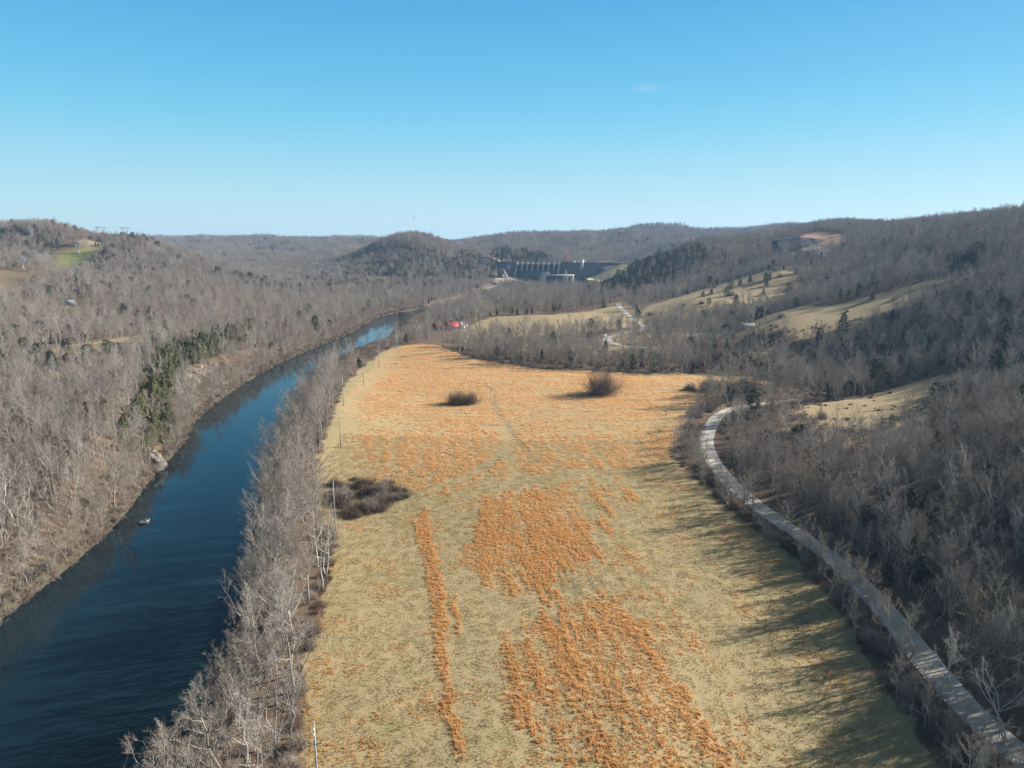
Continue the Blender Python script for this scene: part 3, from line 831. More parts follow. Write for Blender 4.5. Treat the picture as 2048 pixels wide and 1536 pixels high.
# near shapes (trunk + crown as two meshes; merged copies serve the far wood)
SPEC = [ # seed, kwargs, bark, twig, words
 (1, dict(H=19, spread=5.6, frac=.34, n1=11), 'g'), (2, dict(H=21, spread=5.2, frac=.42, n1=11, crooked=.08), 'g'),
 (3, dict(H=17, spread=6.4, frac=.26, n1=12, upness=.45), 'b'), (4, dict(H=18, spread=4.4, frac=.45, n1=10, upness=.8), 'b'),
 (5, dict(H=15, spread=4.6, frac=.25, n1=10, crooked=.1), 'g'), (6, dict(H=20, spread=6.2, frac=.3, n1=12, forks=2), 'g'),
 (7, dict(H=12, spread=3.6, frac=.22, n1=9, upness=.7), 'b'), (8, dict(H=16, spread=5.8, frac=.2, n1=12, forks=3, upness=.6), 'b'),
 (9, dict(H=23, spread=6.5, frac=.34, n1=11, crooked=.09, ntw=5), 'w'), (10, dict(H=20, spread=7.0, frac=.25, n1=10, forks=2, crooked=.09, ntw=5), 'w'),
]
BT, TW = {'g': M_BARK, 'b': M_BARK, 'w': M_WHITE}, {'g': M_TWIG, 'b': M_TWIGB, 'w': M_TWIGW}
NEAR, LIB_NEAR, LIB_FAR = [], bpy.data.collections.new('bare_tree_shapes'), bpy.data.collections.new('far_tree_shapes')
for i, (sd_, kw, c) in enumerate(SPEC):
    tb, cb = bare_tree(sd_, **kw)
    NEAR.append((mesh_of(tb, 'tree_trunk', BT[c]), mesh_of(cb, 'tree_crown', TW[c]), kw['H'], c))
    LIB_NEAR.objects.link(bpy.data.objects.new('bare_tree_shape_%02d' % i, merged('bare_tree', tb, BT[c], cb, TW[c])))
FARSHAPES = []
for i, (sd_, kw, c) in enumerate(SPEC):
    kw = dict(kw); kw.update(n2=6, n3=5, ntw=4, twig=2.2)
    tb, cb = bare_tree(sd_ + 50, **kw); FARSHAPES.append((tb, cb, c))
    LIB_FAR.objects.link(bpy.data.objects.new('far_tree_shape_%02d' % i, merged('far_tree', tb, BT[c], cb, TW[c])))
LIB_CLUMP = bpy.data.collections.new('far_clump_shapes')
def cat_mb(parts):
    """parts: list of (MB, material index, matrix 2d rotation/scale/offset) -> arrays"""
    Vs, fs, mi, n0 = [], [], [], 0
    for mb, k, ang, sc, off in parts:
        V = np.concatenate(mb.V); c, s = math.cos(ang), math.sin(ang)
        Vs.append(np.stack([(V[:, 0]*c - V[:, 1]*s) * sc + off[0], (V[:, 0]*s + V[:, 1]*c) * sc + off[1], V[:, 2] * sc + off[2]], -1))
        for f in mb.F.values():
            f = np.concatenate(f) + n0; fs.append(f); mi.append(np.full(len(f), k))
        n0 += len(V)
    return np.concatenate(Vs), fs, np.concatenate(mi)

def evergreen(seed, H=9., R=2.6, shape='cone', n=1500, leaf=.42):
    rng = np.random.default_rng(seed)
    tb, cb = MB(), MB()
    tb.tube([[0,0,-.2],[.05,0,H*.45],[0,.05,H*.92]], [H*.022, H*.015, H*.004], 6)
    z = rng.uniform(.04, 1, n * 3) ** .9
    prof = (1 - z) ** .75 * np.minimum(1, z * 9 + .25) if shape == 'cone' else np.sqrt(np.clip(1 - (2 * (z - .5)) ** 2, 0, 1)) * .95 + .05
    if shape == 'pine': z = .35 + .65 * z; prof = np.sqrt(np.clip(1 - (1.9 * (z - .66) / .68) ** 2, .02, 1))
    az = rng.uniform(0, 6.283, n * 3)
    lump = .68 + .42 * vnoise(az * 1.6 + seed * 3, z * 7, seed) + .25 * (vnoise(az * 4 + seed, z * 16, seed + 5) - .5)
    rr = R * prof * lump * np.sqrt(rng.uniform(.25, 1, n * 3))
    keep = vnoise(az * 2.6 + 3, z * 11, seed + 9) > (.34 if shape != 'pine' else .5)
    z, az, rr = z[keep][:n], az[keep][:n], rr[keep][:n]
    c = np.stack([rr * np.cos(az), rr * np.sin(az), z * H], -1)
    out = unit(np.stack([np.cos(az), np.sin(az), np.full(len(az), .55)], -1) + rng.normal(size=(len(az), 3)) * .45)
    u = unit(np.cross(out, rng.normal(size=out.shape))); v = np.cross(out, u)
    s = leaf * rng.uniform(.6, 1.3, len(az))[:, None]
    V = np.stack([c - u * s * .5, c + v * s * .3 + out * s * .15, c + u * s * .5, c - v * s * .3 + out * s * .25], 1).reshape(-1, 3)
    cb.add(V, [np.arange(len(V)).reshape(-1, 4)])
    for k in range(14):                                    # boughs
        zz = rng.uniform(.1, .85); a_ = rng.uniform(0, 6.28); L = R * (1 - zz) * .8 + .3
        tb.bar([0, 0, zz * H], [math.cos(a_) * L, math.sin(a_) * L, zz * H + L * .4], .05, 3)
    return tb, cb
EV = []
LIB_EV = bpy.data.collections.new('evergreen_shapes')
for i, (kw, m_) in enumerate([(dict(H=9, R=2.5), M_CEDAR), (dict(H=7.5, R=2.7), M_CEDAR), (dict(H=11, R=3.2, shape='round', n=2000), M_CEDAR), (dict(H=15, R=4.2, shape='pine', n=2000, leaf=.55), M_CEDAR),
        (dict(H=8, R=3.0, shape='round'), M_CEDARY), (dict(H=9.5, R=3.0), M_CEDARY)]):
    tb, cb = evergreen(200 + i, **kw)
    EV.append((mesh_of(tb, 'evergreen_trunk', M_BARK), mesh_of(cb, 'evergreen_crown', m_), kw['H']))
    kw = dict(kw); kw['n'] = 420; kw['leaf'] = 1.05
    tb, cb = evergreen(200 + i, **kw)
    LIB_EV.objects.link(bpy.data.objects.new('evergreen_shape_%02d' % i, merged('evergreen', tb, M_BARK, cb, m_)))
# far clumps: seven trees each, some with evergreens
for i in range(6):
    rng = np.random.default_rng(400 + i); parts = []
    for k in range(9):
        tb, cb, c = FARSHAPES[rng.integers(0, 8)]
        ang, sc = rng.uniform(0, 6.28), rng.uniform(.75, 1.1); off = (rng.uniform(-13, 13), rng.uniform(-13, 13), -1.0)
        parts += [(tb, 0, ang, sc, off), (cb, 1, ang, sc, off)]
    V, fs, mi = cat_mb(parts)
    LIB_CLUMP.objects.link(bpy.data.objects.new('far_clump_shape_%02d' % i, new_mesh('far_clump', V, fs, (M_BARK, M_TWIG if i % 2 else M_TWIGB), False, mi)))

def shrub(seed, H=2.6, R=1.8, n=260, ntw=4, wd=.03):
    rng = np.random.default_rng(seed); mb = MB()
    az = rng.uniform(0, 6.28, n); inc = rng.uniform(.05, 1.25, n) ** .8
    D = np.stack([np.sin(inc) * np.cos(az), np.sin(inc) * np.sin(az), np.cos(inc)], -1)
    S = np.stack([rng.normal(size=n) * R * .3, rng.normal(size=n) * R * .3, np.zeros(n) - .1], -1)
    L = H * rng.uniform(.5, 1.05, n) * (1 - .25 * inc)
    V, F = ribbons(S, D, L, np.full(n, wd * 1.5), rng, .08, 2); mb.add(V, [F])
    S2 = np.repeat(S, ntw, 0) + np.repeat(D * L[:, None], ntw, 0) * rng.uniform(.25, .95, n * ntw)[:, None]
    D2_ = unit(np.repeat(D, ntw, 0) * .6 + rng.normal(size=(n * ntw, 3)) * .6 + [0, 0, .2])
    V, F = ribbons(S2, D2_, np.repeat(L, ntw) * rng.uniform(.2, .45, n * ntw), np.full(n * ntw, wd), rng, .05, 1); mb.add(V, [F])
    return mb
SHR = [mesh_of(shrub(500), 'shrub_twigs', M_SHRUB), mesh_of(shrub(501, 2.0, 2.3), 'shrub_twigs', M_SHRUB), mesh_of(shrub(502, 3.4, 2.0, 300), 'shrub_twigs', M_TWIGB),
       mesh_of(shrub(503, 1.6, 1.4, 240), 'shrub_twigs', M_SHRUBR)]
LIB_SHR = bpy.data.collections.new('undergrowth_shapes')
for i, (kw, m_) in enumerate([(dict(H=2.4, R=2, n=110, ntw=3, wd=.055), M_SHRUB), (dict(H=1.6, R=2.2, n=110, ntw=3, wd=.055), M_TWIGB), (dict(H=3.4, R=1.8, n=110, ntw=3, wd=.055), M_TWIGB), (dict(H=1.2, R=1.5, n=90, ntw=3, wd=.05), M_SHRUBR)]):
    LIB_SHR.objects.link(bpy.data.objects.new('undergrowth_shape_%02d' % i, mesh_of(shrub(520 + i, **kw), 'undergrowth', m_)))
BIGBUSH = bare_tree(77, H=9, spread=5.5, frac=.08, n1=20, forks=5, upness=.5, n2=2, n3=2, ntw=1, twig=1.5, trunkr=.2)

def tuft_patch(seed, size, ntuft, H, nb, wd, m_, name):
    rng = np.random.default_rng(seed)
    c = np.c_[rng.uniform(-size/2, size/2, (ntuft, 2)), np.zeros(ntuft)]
    hh = H * rng.uniform(.35, 1.2, ntuft)
    S = np.repeat(c, nb, 0) + np.c_[rng.normal(size=(ntuft * nb, 2)) * .07, np.zeros(ntuft * nb)]
    az = rng.uniform(0, 6.28, ntuft * nb); ln_ = rng.uniform(.05, .42, ntuft * nb)
    D = unit(np.stack([np.cos(az) * ln_, np.sin(az) * ln_, np.ones(len(az))], -1))
    V, F = ribbons(S, D, np.repeat(hh, nb) * rng.uniform(.7, 1.1, ntuft * nb), np.full(ntuft * nb, wd), rng, -.06, 2)
    return bpy.data.objects.new(name, new_mesh('grass_tuft', V, [F], (m_,)))
LIB_OR = bpy.data.collections.new('sedge_shapes'); LIB_ST = bpy.data.collections.new('grass_shapes')
for i in range(4): LIB_OR.objects.link(tuft_patch(600 + i, 1.0, 7, .74, 10, .05, M_ORANGE, 'sedge_shape_%02d' % i))
for i in range(2): LIB_OR.objects.link(tuft_patch(610 + i, 2.0, 18, .75, 7, .10, M_ORANGEF, 'sedge_shape_%02d' % (4 + i)))
for i in range(3): LIB_ST.objects.link(tuft_patch(620 + i, 2.6, 42, .30, 8, .05, M_STRAW, 'grass_shape_%02d' % i))
print('shapes', round(time.time() - T0, 1))

# ------------------------------------------------------------------ stuff: one object whose points carry instanced shapes
def scatter_object(name, pos, rot, scl, pid, lib, label, cat):
    me = bpy.data.meshes.new(name); n_ = len(pos)
    me.vertices.add(n_); me.vertices.foreach_set('co', np.asarray(pos, np.float32).ravel())
    def attr(nm, ty, dat, key):
        at = me.attributes.new(nm, ty, 'POINT'); at.data.foreach_set(key, np.asarray(dat).ravel())
    attr('turn', 'FLOAT_VECTOR', np.asarray(rot, np.float32), 'vector')
    attr('size', 'FLOAT_VECTOR', np.asarray(scl, np.float32), 'vector')
    attr('shape', 'INT', np.asarray(pid, np.int32), 'value')
    o = link(name, me)
    g = bpy.data.node_groups.new(name + '_nodes', 'GeometryNodeTree')
    g.interface.new_socket('Geometry', in_out='INPUT', socket_type='NodeSocketGeometry')
    g.interface.new_socket('Geometry', in_out='OUTPUT', socket_type='NodeSocketGeometry')
    N, L = g.nodes, g.links
    gi, go = N.new('NodeGroupInput'), N.new('NodeGroupOutput')
    ci = N.new('GeometryNodeCollectionInfo'); ci.inputs['Collection'].default_value = lib
    ci.inputs['Separate Children'].default_value = True; ci.inputs['Reset Children'].default_value = True
    ip = N.new('GeometryNodeInstanceOnPoints'); ip.inputs['Pick Instance'].default_value = True
    def na(nm, ty):
        nd = N.new('GeometryNodeInputNamedAttribute'); nd.data_type = ty; nd.inputs['Name'].default_value = nm; return nd.outputs['Attribute']
    er = N.new('FunctionNodeEulerToRotation')
    L.new(gi.outputs[0], ip.inputs['Points']); L.new(ci.outputs[0], ip.inputs['Instance'])
    L.new(na('shape', 'INT'), ip.inputs['Instance Index'])
    L.new(na('turn', 'FLOAT_VECTOR'), er.inputs[0]); L.new(er.outputs[0], ip.inputs['Rotation'])
    L.new(na('size', 'FLOAT_VECTOR'), ip.inputs['Scale'])
    L.new(ip.outputs[0], go.inputs[0])
    md_ = o.modifiers.new('scatter', 'NODES'); md_.node_group = g
    return tag(o, label, cat, kind='stuff')

def grid_pts(x0, x1, y0, y1, step, rng, jit=.9):
    X, Y = np.meshgrid(np.arange(x0, x1, step), np.arange(y0, y1, step))
    X = X.ravel() + rng.uniform(-.5, .5, X.size) * step * jit; Y = Y.ravel() + rng.uniform(-.5, .5, Y.size) * step * jit
    return X, Y
def in_view(x, y, lo=-.84, hi=.95): 
    r = x / y; return (r > lo) & (r < np.where(y < 450, 1.15, hi))

# ------------------------------------------------------------------ where the trees stand
ORD = 'first second third fourth fifth sixth seventh eighth ninth tenth eleventh twelfth thirteenth fourteenth fifteenth sixteenth seventeenth eighteenth nineteenth'.split()
TENS = {2: 'twent', 3: 'thirt', 4: 'fort', 5: 'fift', 6: 'sixt', 7: 'sevent', 8: 'eight', 9: 'ninet'}
def ordinal(k):
    if k >= 100: return 'hundredth' if k == 100 else 'hundred-and-' + ordinal(k - 100)
    if k < 20: return ORD[k - 1]
    return TENS[k // 10] + 'ieth' if k % 10 == 0 else TENS[k // 10] + 'y-' + ORD[k % 10 - 1]

EZ = [ # ground zones in photo terms -> share of evergreens, olive?
 ([(1170,590),(1215,570),(1250,545),(1300,518),(1370,492),(1425,498),(1405,532),(1350,562),(1290,588),(1230,598)], .75, 0),
 ([(400,678),(480,664),(510,655),(500,684),(440,712),(395,735),(365,765),(350,820),(352,870),(340,915),(250,915),(235,885),(262,835),(278,785),(305,745),(320,715)], .74, 1),
 ([(40,575),(200,562),(400,582),(420,602),(250,600),(60,602)], .22, 0), ([(400,545),(620,572),(640,600),(520,592)], .3, 0),
 ([(975,520),(1000,500),(1080,506),(1110,524),(1000,526)], .8, 0), ([(690,545),(760,525),(880,515),(965,512),(960,532),(850,547),(720,562)], .38, 0), ([(965,535),(1003,532),(1003,560),(985,566)], .6, 1),
 ([(1540,765),(1720,742),(1850,742),(1780,782),(1600,802)], .16, 0), ([(1620,650),(2060,590),(2060,765),(1700,725)], .2, 0), ([(1880,515),(1975,508),(1960,562),(1890,562)], .6, 0),
 ([(1780,1000),(1900,1000),(1900,1200),(1790,1180)], .14, 0), ([(1560,495),(1650,500),(1640,525),(1570,520)], .4, 0)]
GREENLINE = ([march(u, v)[:2] for u, v in EZ[1][0]], .62, 1)

def zone_of(x, y):
    """0 far bank of the river, 1 strip between river and field, 2 verge between field and road, 3 slope beyond the road, 4 beyond"""
    sd_ = river_sd(x, y); dr = dist_poly(x, y, ROAD)
    rx_at = np.interp(y, [p[1] for p in LBw], [p[0] for p in LBw])
    left = x < rx_at + 1
    rd = np.array([p[:2] for p in ROAD]); o = np.argsort(rd[:, 1]); road_x = np.interp(y, rd[o, 1], rd[o, 0])
    zn = np.where(left, 0, np.where((y < 395) & (x > road_x), 3, np.where((dr < 40) & (y < 395), 2, 1)))
    return np.where((y > 620) & ~left, 4, zn), np.where((zn == 2) | (zn == 3), dr, sd_)

def tree_points(y0, y1, step, seed):
    rng = np.random.default_rng(seed)
    X, Y = grid_pts(-.9 * y1, 1.15 * y1, max(85, y0 * .66), y1, step, rng)
    r = np.hypot(X, Y)
    m = in_view(X, Y, -.86, .92) & (r >= y0) & (r < y1); X, Y = X[m], Y[m]
    keep = river_sd(X, Y) > 1.6
    keep &= dist_poly(X, Y, ROAD) > 6.0
    keep &= dist_poly(X, Y, FROAD) > 7
    for pl in CLEAR: keep &= ~in_poly(X, Y, pl)
    keep &= ~in_poly(X, Y, YARD) & ~in_poly(X, Y, LAKE) & ~in_poly(X, Y, BLUFFROCK)
    keep &= ~in_poly(X, Y, CAMP) | (rng.random(len(X)) < .3)
    keep &= ~in_poly(X, Y, REDC) | (rng.random(len(X)) < .28)
    keep &= ~in_poly(X, Y, BRUSHY) | (rng.random(len(X)) < .10)
    keep &= ~in_poly(X, Y, [(-70,1390),(215,1370),(250,1600),(-60,1600)]) | (rng.random(len(X)) < .35)
    zz_, la_ = zone_of(X, Y)
    keep &= ~((zz_ != 0) & (Y > 520) & (Y < 1060) & (river_sd(X, Y) < 40) & (X < 0)) | (rng.random(len(X)) < .10)
    keep &= fbm(X / 40, Y / 40, 101, 2) > .22
    X, Y = X[keep], Y[keep]; zk = zz_[keep]
    Z = hq(X, Y)
    u, v, d = project(X, Y, Z)
    pe = np.where(Y < 470, .014, .035); ol = np.zeros(len(X))
    pe = np.where((u > 1400) & (Y < 700), .04, pe)
    pe = np.clip(pe + np.where(Y > 420, np.clip(fbm(X / 110, Y / 110, 103, 2) - .6, 0, 1), 0) * 1.1, 0, .35)
    for pl, p_, o_ in EZ:
        mm = in_poly(u, v, pl); pe = np.where(mm, p_, pe); ol = np.where(mm, o_, ol)
    pe = np.where((zk == 2) | ((Y < 330) & (zk == 1)), .0, pe)
    ev = rng.random(len(X)) < pe
    pale = (rng.random(len(X)) < np.where((Y > 560) & (Y < 1300) & (Z < 16), .13, .035))
    return dict(x=X, y=Y, z=Z, u=u, v=v, d=d, ev=ev, ol=ol, pale=pale, rng=rng)

BARE = []           # x,y,z,scale,rot,shape,near?
rows_b, rows_e = [], []
for (y0, y1, st, sd_) in ((88, 470, 5.5, 11), (470, 900, 6.8, 12), (900, 1500, 8.6, 13)):
    T = tree_points(y0, y1, st, sd_); rng = T['rng']; nT = len(T['x'])
    zn, lat = zone_of(T['x'], T['y'])
    sh = rng.integers(0, 8, nT); sh = np.where(T['pale'], rng.integers(8, 10, nT), sh)
    strip = (zn == 1) & (T['y'] < 620)
    sh = np.where(strip & (rng.random(nT) < .09) & (lat < 12), rng.integers(8, 10, nT), sh)
    sc = np.clip(rng.normal(.88 if y0 < 400 else .8, .2, nT), .45, 1.3) * np.where(zn == 1, 1.08, 1) * np.where(zn == 2, .74, 1.0) * np.where(zn == 3, np.where(T['y'] > 255, .76, .95), 1) * np.where(zn == 0, .95, 1.0) * np.where((zn == 2) & (T['y'] > 300), .85, 1)
    sc *= np.where(y0 >= 900, 1.08, 1) * np.where((zn != 0) & (T['y'] > 520) & (T['y'] < 1060) & (river_sd(T['x'], T['y']) < 40) & (T['x'] < 0), .45, 1)
    sc *= np.where(in_poly(T['x'], T['y'], [(-70,1300),(215,1280),(250,1620),(-60,1620)]), .6, 1)
    rot = np.stack([rng.normal(size=nT) * .05, rng.normal(size=nT) * .05, rng.uniform(0, 6.28, nT)], -1)
    lean = (zn <= 1) & (lat < 9)
    rot[:, 1] += np.where(lean, np.where(zn == 0, .16, -.2) * rng.uniform(.2, 1.3, nT), 0)
    es = np.where(T['ol'] > 0, rng.integers(4, 6, nT), rng.choice([0, 0, 1, 2, 3], nT))
    esc = rng.uniform(.6, 1.15, nT) * np.where(T['ol'] > 0, 1.25, 1)
    for k in range(nT):
        if T['ev'][k]: rows_e.append((T['x'][k], T['y'][k], T['z'][k], esc[k], rot[k, 2], es[k], T['u'][k], T['v'][k], T['d'][k], zn[k], lat[k], 0, 0, T['ol'][k]))
        else: rows_b.append((T['x'][k], T['y'][k], T['z'][k], sc[k], rot[k, 2], sh[k], T['u'][k], T['v'][k], T['d'][k], zn[k], lat[k], rot[k, 0], rot[k, 1], 0))
# low bushy trees crowding the water's edge
rgb = np.random.default_rng(61)
X, Y = grid_pts(-330, 60, 92, 1150, 3.1, rgb); sdx = river_sd(X, Y)
m = (sdx > .5) & (sdx < 9) & in_view(X, Y, -.84, .8) & ~in_poly(X, Y, BLUFFROCK) & ~in_poly(X, Y, FIELD) & (rgb.random(len(X)) < .85 - .05 * sdx); X, Y, sdx = X[m], Y[m], sdx[m]
zn, lat = zone_of(X, Y); Z = hq(X, Y); u, v, d = project(X, Y, Z)
for k in range(len(X)):
    if zn[k] > 0 and Y[k] > 500: continue
    if zn[k] > 1: continue
    rows_b.append((X[k], Y[k], Z[k], rgb.uniform(.35, .85), rgb.uniform(0, 6.28), rgb.choice([2, 4, 6, 7, 7]), u[k], v[k], d[k], zn[k], lat[k], rgb.normal() * .1, (.28 if zn[k] == 0 else -.28) * rgb.uniform(.1, 1.4), 0))
rgb = np.random.default_rng(63)
X, Y = grid_pts(20, 200, 92, 300, 3.6, rgb); dr = dist_poly(X, Y, ROAD); zn, lat = zone_of(X, Y)
m = (dr > 6.5) & (dr < np.where(zn == 3, 20, 17)) & ~in_poly(X, Y, FIELD) & in_view(X, Y, -.8, .95) & (rgb.random(len(X)) < np.where(zn == 3, .5, .42)); X, Y = X[m], Y[m]
zn, lat = zone_of(X, Y); Z = hq(X, Y); u, v, d = project(X, Y, Z)
for k in range(len(X)): rows_b.append((X[k], Y[k], Z[k], rgb.uniform(.4, .95), rgb.uniform(0, 6.28), rgb.choice([0, 1, 2, 3, 4, 6, 7]), u[k], v[k], d[k], zn[k], lat[k], rgb.normal() * .06, rgb.normal() * .06, 0))
RB_, RE_ = np.array(rows_b), np.array(rows_e)
HB = np.array([s[1]['H'] for s in SPEC]); HE = np.array([e_[2] for e_ in EV])
def in_frame(R, H):
    px = F_PX * H / R[:, 8]
    return (R[:, 6] > -30) & (R[:, 6] < 2075) & (R[:, 7] - px < 1535) & (R[:, 7] < 1640), px
okb, pxb = in_frame(RB_, HB[RB_[:, 5].astype(int)] * RB_[:, 3])
order = np.argsort(-np.where(okb, pxb, -1)); pick = order[:286]
single = np.zeros(len(RB_), bool); single[pick] = True

ZN = {0: ('on the far river bank', 'wood on the far river bank'), 1: ('between river and sedge field', 'tree strip between river and field'),
      2: ('on the field verge of the road', 'trees on the field verge of the road'), 3: ('on the slope above the road', 'wood on the slope above the road'), 4: ('on the valley floor', 'trees on the valley floor')}
CW = {'g': 'grey', 'b': 'brownish', 'w': 'pale-barked'}
def rowword(k): return ('front', 'second', 'third', 'fourth', 'fifth', 'sixth', 'seventh', 'eighth', 'ninth', 'tenth')[min(k, 9)]
S = RB_[single]; S = S[np.argsort(S[:, 1])]
count = {}
def bare_individual(r, label, group):
    x, y, z, s, rz, sh = r[:6]; sh = int(sh)
    tm, cm, H, c = NEAR[sh]
    o = thing('bare_tree', (x, y, z - .15), label, 'tree', group, 0, 1)
    o.rotation_euler = (r[11], r[12], rz); o.scale = (s, s, s)
    link('trunk', tm, o); link('crown', cm, o)
    return o
for r in S:
    zn = int(r[9]); row = min(9, int(max(r[10] - 1.6, 0) // 9)) if zn in (0, 1) else min(9, int(max(r[10] - 6, 0) // 9))
    key = (zn, row); count[key] = count.get(key, 0) + 1
    size = 'tall' if r[3] * HB[int(r[5])] > 17 else ('small' if r[3] * HB[int(r[5])] < 11.5 else 'middling')
    lab = '%s %s bare tree, %s nearest in %s row %s' % (size, CW[SPEC[int(r[5])][2]], ordinal(count[key]), rowword(row), ZN[zn][0])
    bare_individual(r, lab, ZN[zn][1])

R = RB_[~single]
nearm = R[:, 8] < 520
def scl3(s, rng): return np.stack([s, s, s * rng.uniform(.9, 1.1, len(s))], -1)
rg = np.random.default_rng(5)
q = R[nearm]
# one stuff object for the uncounted wood: three kinds of shapes in one library
LIB_WOOD = bpy.data.collections.new('wood_shapes')
for i, o in enumerate(sorted(LIB_NEAR.objects, key=lambda o: o.name)): LIB_WOOD.objects.link(bpy.data.objects.new('wood_shape_a%02d' % i, o.data))
for i, o in enumerate(sorted(LIB_FAR.objects, key=lambda o: o.name)): LIB_WOOD.objects.link(bpy.data.objects.new('wood_shape_b%02d' % i, o.data))
for i, o in enumerate(sorted(LIB_CLUMP.objects, key=lambda o: o.name)): LIB_WOOD.objects.link(bpy.data.objects.new('wood_shape_c%02d' % i, o.data))
pid = np.where(nearm, R[:, 5], R[:, 5] + 10).astype(int)
pos = np.c_[R[:, 0], R[:, 1], R[:, 2] - .2]; rot = np.c_[R[:, 11], R[:, 12], R[:, 4]]; scl = scl3(R[:, 3], rg)
# hillside clumps far away
rng = np.random.default_rng(21)
Pc, Ec = [], []
for (y0, y1, st, s0) in ((1500, 2500, 17, 1.0), (2500, 5200, 27, 1.15)):
    X, Y = grid_pts(-.9 * y1, .95 * y1, y0 * .7, y1, st, rng); rr = np.hypot(X, Y)
    m = (np.abs(X / Y) < .86) & (rr >= y0) & (rr < y1); X, Y = X[m], Y[m]
    keep = np.ones(len(X), bool)
    for pl in CLEAR[1:]: keep &= ~in_poly(X, Y, pl)
    keep &= ~in_poly(X, Y, YARD) & ~in_poly(X, Y, LAKE) & (river_sd(X, Y) > 8) & (dist_poly(X, Y, drive) > 12) & (dist_poly(X, Y, FROAD) > 14)
    X, Y = X[keep], Y[keep]; Z = hq(X, Y); u, v, d = project(X, Y, Z)
    # leave out what lies hidden on far slopes
    dz = (hq(X * 1.03, Y * 1.03) - hq(X * .97, Y * .97)) / (.06 * np.hypot(X, Y)); slope_to = (Z + 14 - CAMH) / np.hypot(X, Y)
    vis = dz > slope_to - .16
    X, Y, Z, u, v = X[vis], Y[vis], Z[vis], u[vis], v[vis]
    pe = np.clip(fbm(X / 260, Y / 260, 111, 2) - .5, 0, 1) * .9
    for pl, p_, o_ in EZ: pe = np.where(in_poly(u, v, pl), p_, pe)
    ev = rng.random(len(X)) < pe
    s = s0 * rng.uniform(.8, 1.1, len(X))
    Pc.append(np.c_[X, Y, Z, s][~ev]); 
    e3 = np.c_[X, Y, Z][ev]
    for kk in range(4): Ec.append(np.c_[e3 + np.c_[rng.uniform(-11, 11, (len(e3), 2)), np.zeros(len(e3))], rng.uniform(.8, 1.35, len(e3))])
Pc = np.concatenate(Pc); nc = len(Pc); Ec = np.concatenate(Ec)
# pairs of evergreens must stay out of the water and the yard too
pos = np.concatenate([pos, Pc[:, :3] - [0, 0, .5]]); rot = np.concatenate([rot, np.c_[np.zeros((nc, 2)), rng.uniform(0, 6.28, nc)]])
scl = np.concatenate([scl, np.repeat(Pc[:, 3:4], 3, 1)]); pid = np.concatenate([pid, 20 + rng.integers(0, 6, nc)])
scatter_object('woods', pos, rot, scl, pid, LIB_WOOD, 'leafless grey brown woods covering the hills and valley floor', 'woods')
print('woods', len(pos), round(time.time() - T0, 1))

# ------------------------------------------------------------------ evergreens
oke, pxe = in_frame(RE_, HE[RE_[:, 5].astype(int)] * RE_[:, 3])
order = np.argsort(-np.where(oke, pxe, -1)); single = np.zeros(len(RE_), bool); single[order[:200]] = True
EZN = {0: ('on the far river bank', 'evergreens on the far river bank'), 1: ('in the strip between river and field', 'evergreens beside the river strip'), 2: ('on the field verge of the road', 'evergreens on the road verge'),
       3: ('in the bare wood above the road', 'evergreens in the wood above the road'), 4: ('in the valley woods towards the dam', 'evergreens in the valley woods')}
S = RE_[single]; S = S[np.argsort(S[:, 8])]; count = {}
def evergreen_individual(x, y, z, s, rz, sh, label, group, sz=1.0, parts=True):
    o = thing('evergreen_tree', (x, y, z - .1), label, 'tree', group); o.rotation_euler = (0, 0, rz); o.scale = (s, s, s * sz)
    link('trunk', EV[sh][0], o); link('crown', EV[sh][1], o); return o
for r in S:
    zn = int(r[9]); ol = r[13] > 0; key = (zn, ol); count[key] = count.get(key, 0) + 1
    where = 'on the bluff top above the river' if ol and zn == 0 else EZN[zn][0]
    lab = '%s evergreen tree, %s nearest %s' % ('olive green' if ol else 'dark green', ordinal(count[key]), where)
    evergreen_individual(*r[:5], int(r[5]), lab, 'olive evergreens on the bluff top' if ol and zn == 0 else EZN[zn][1])
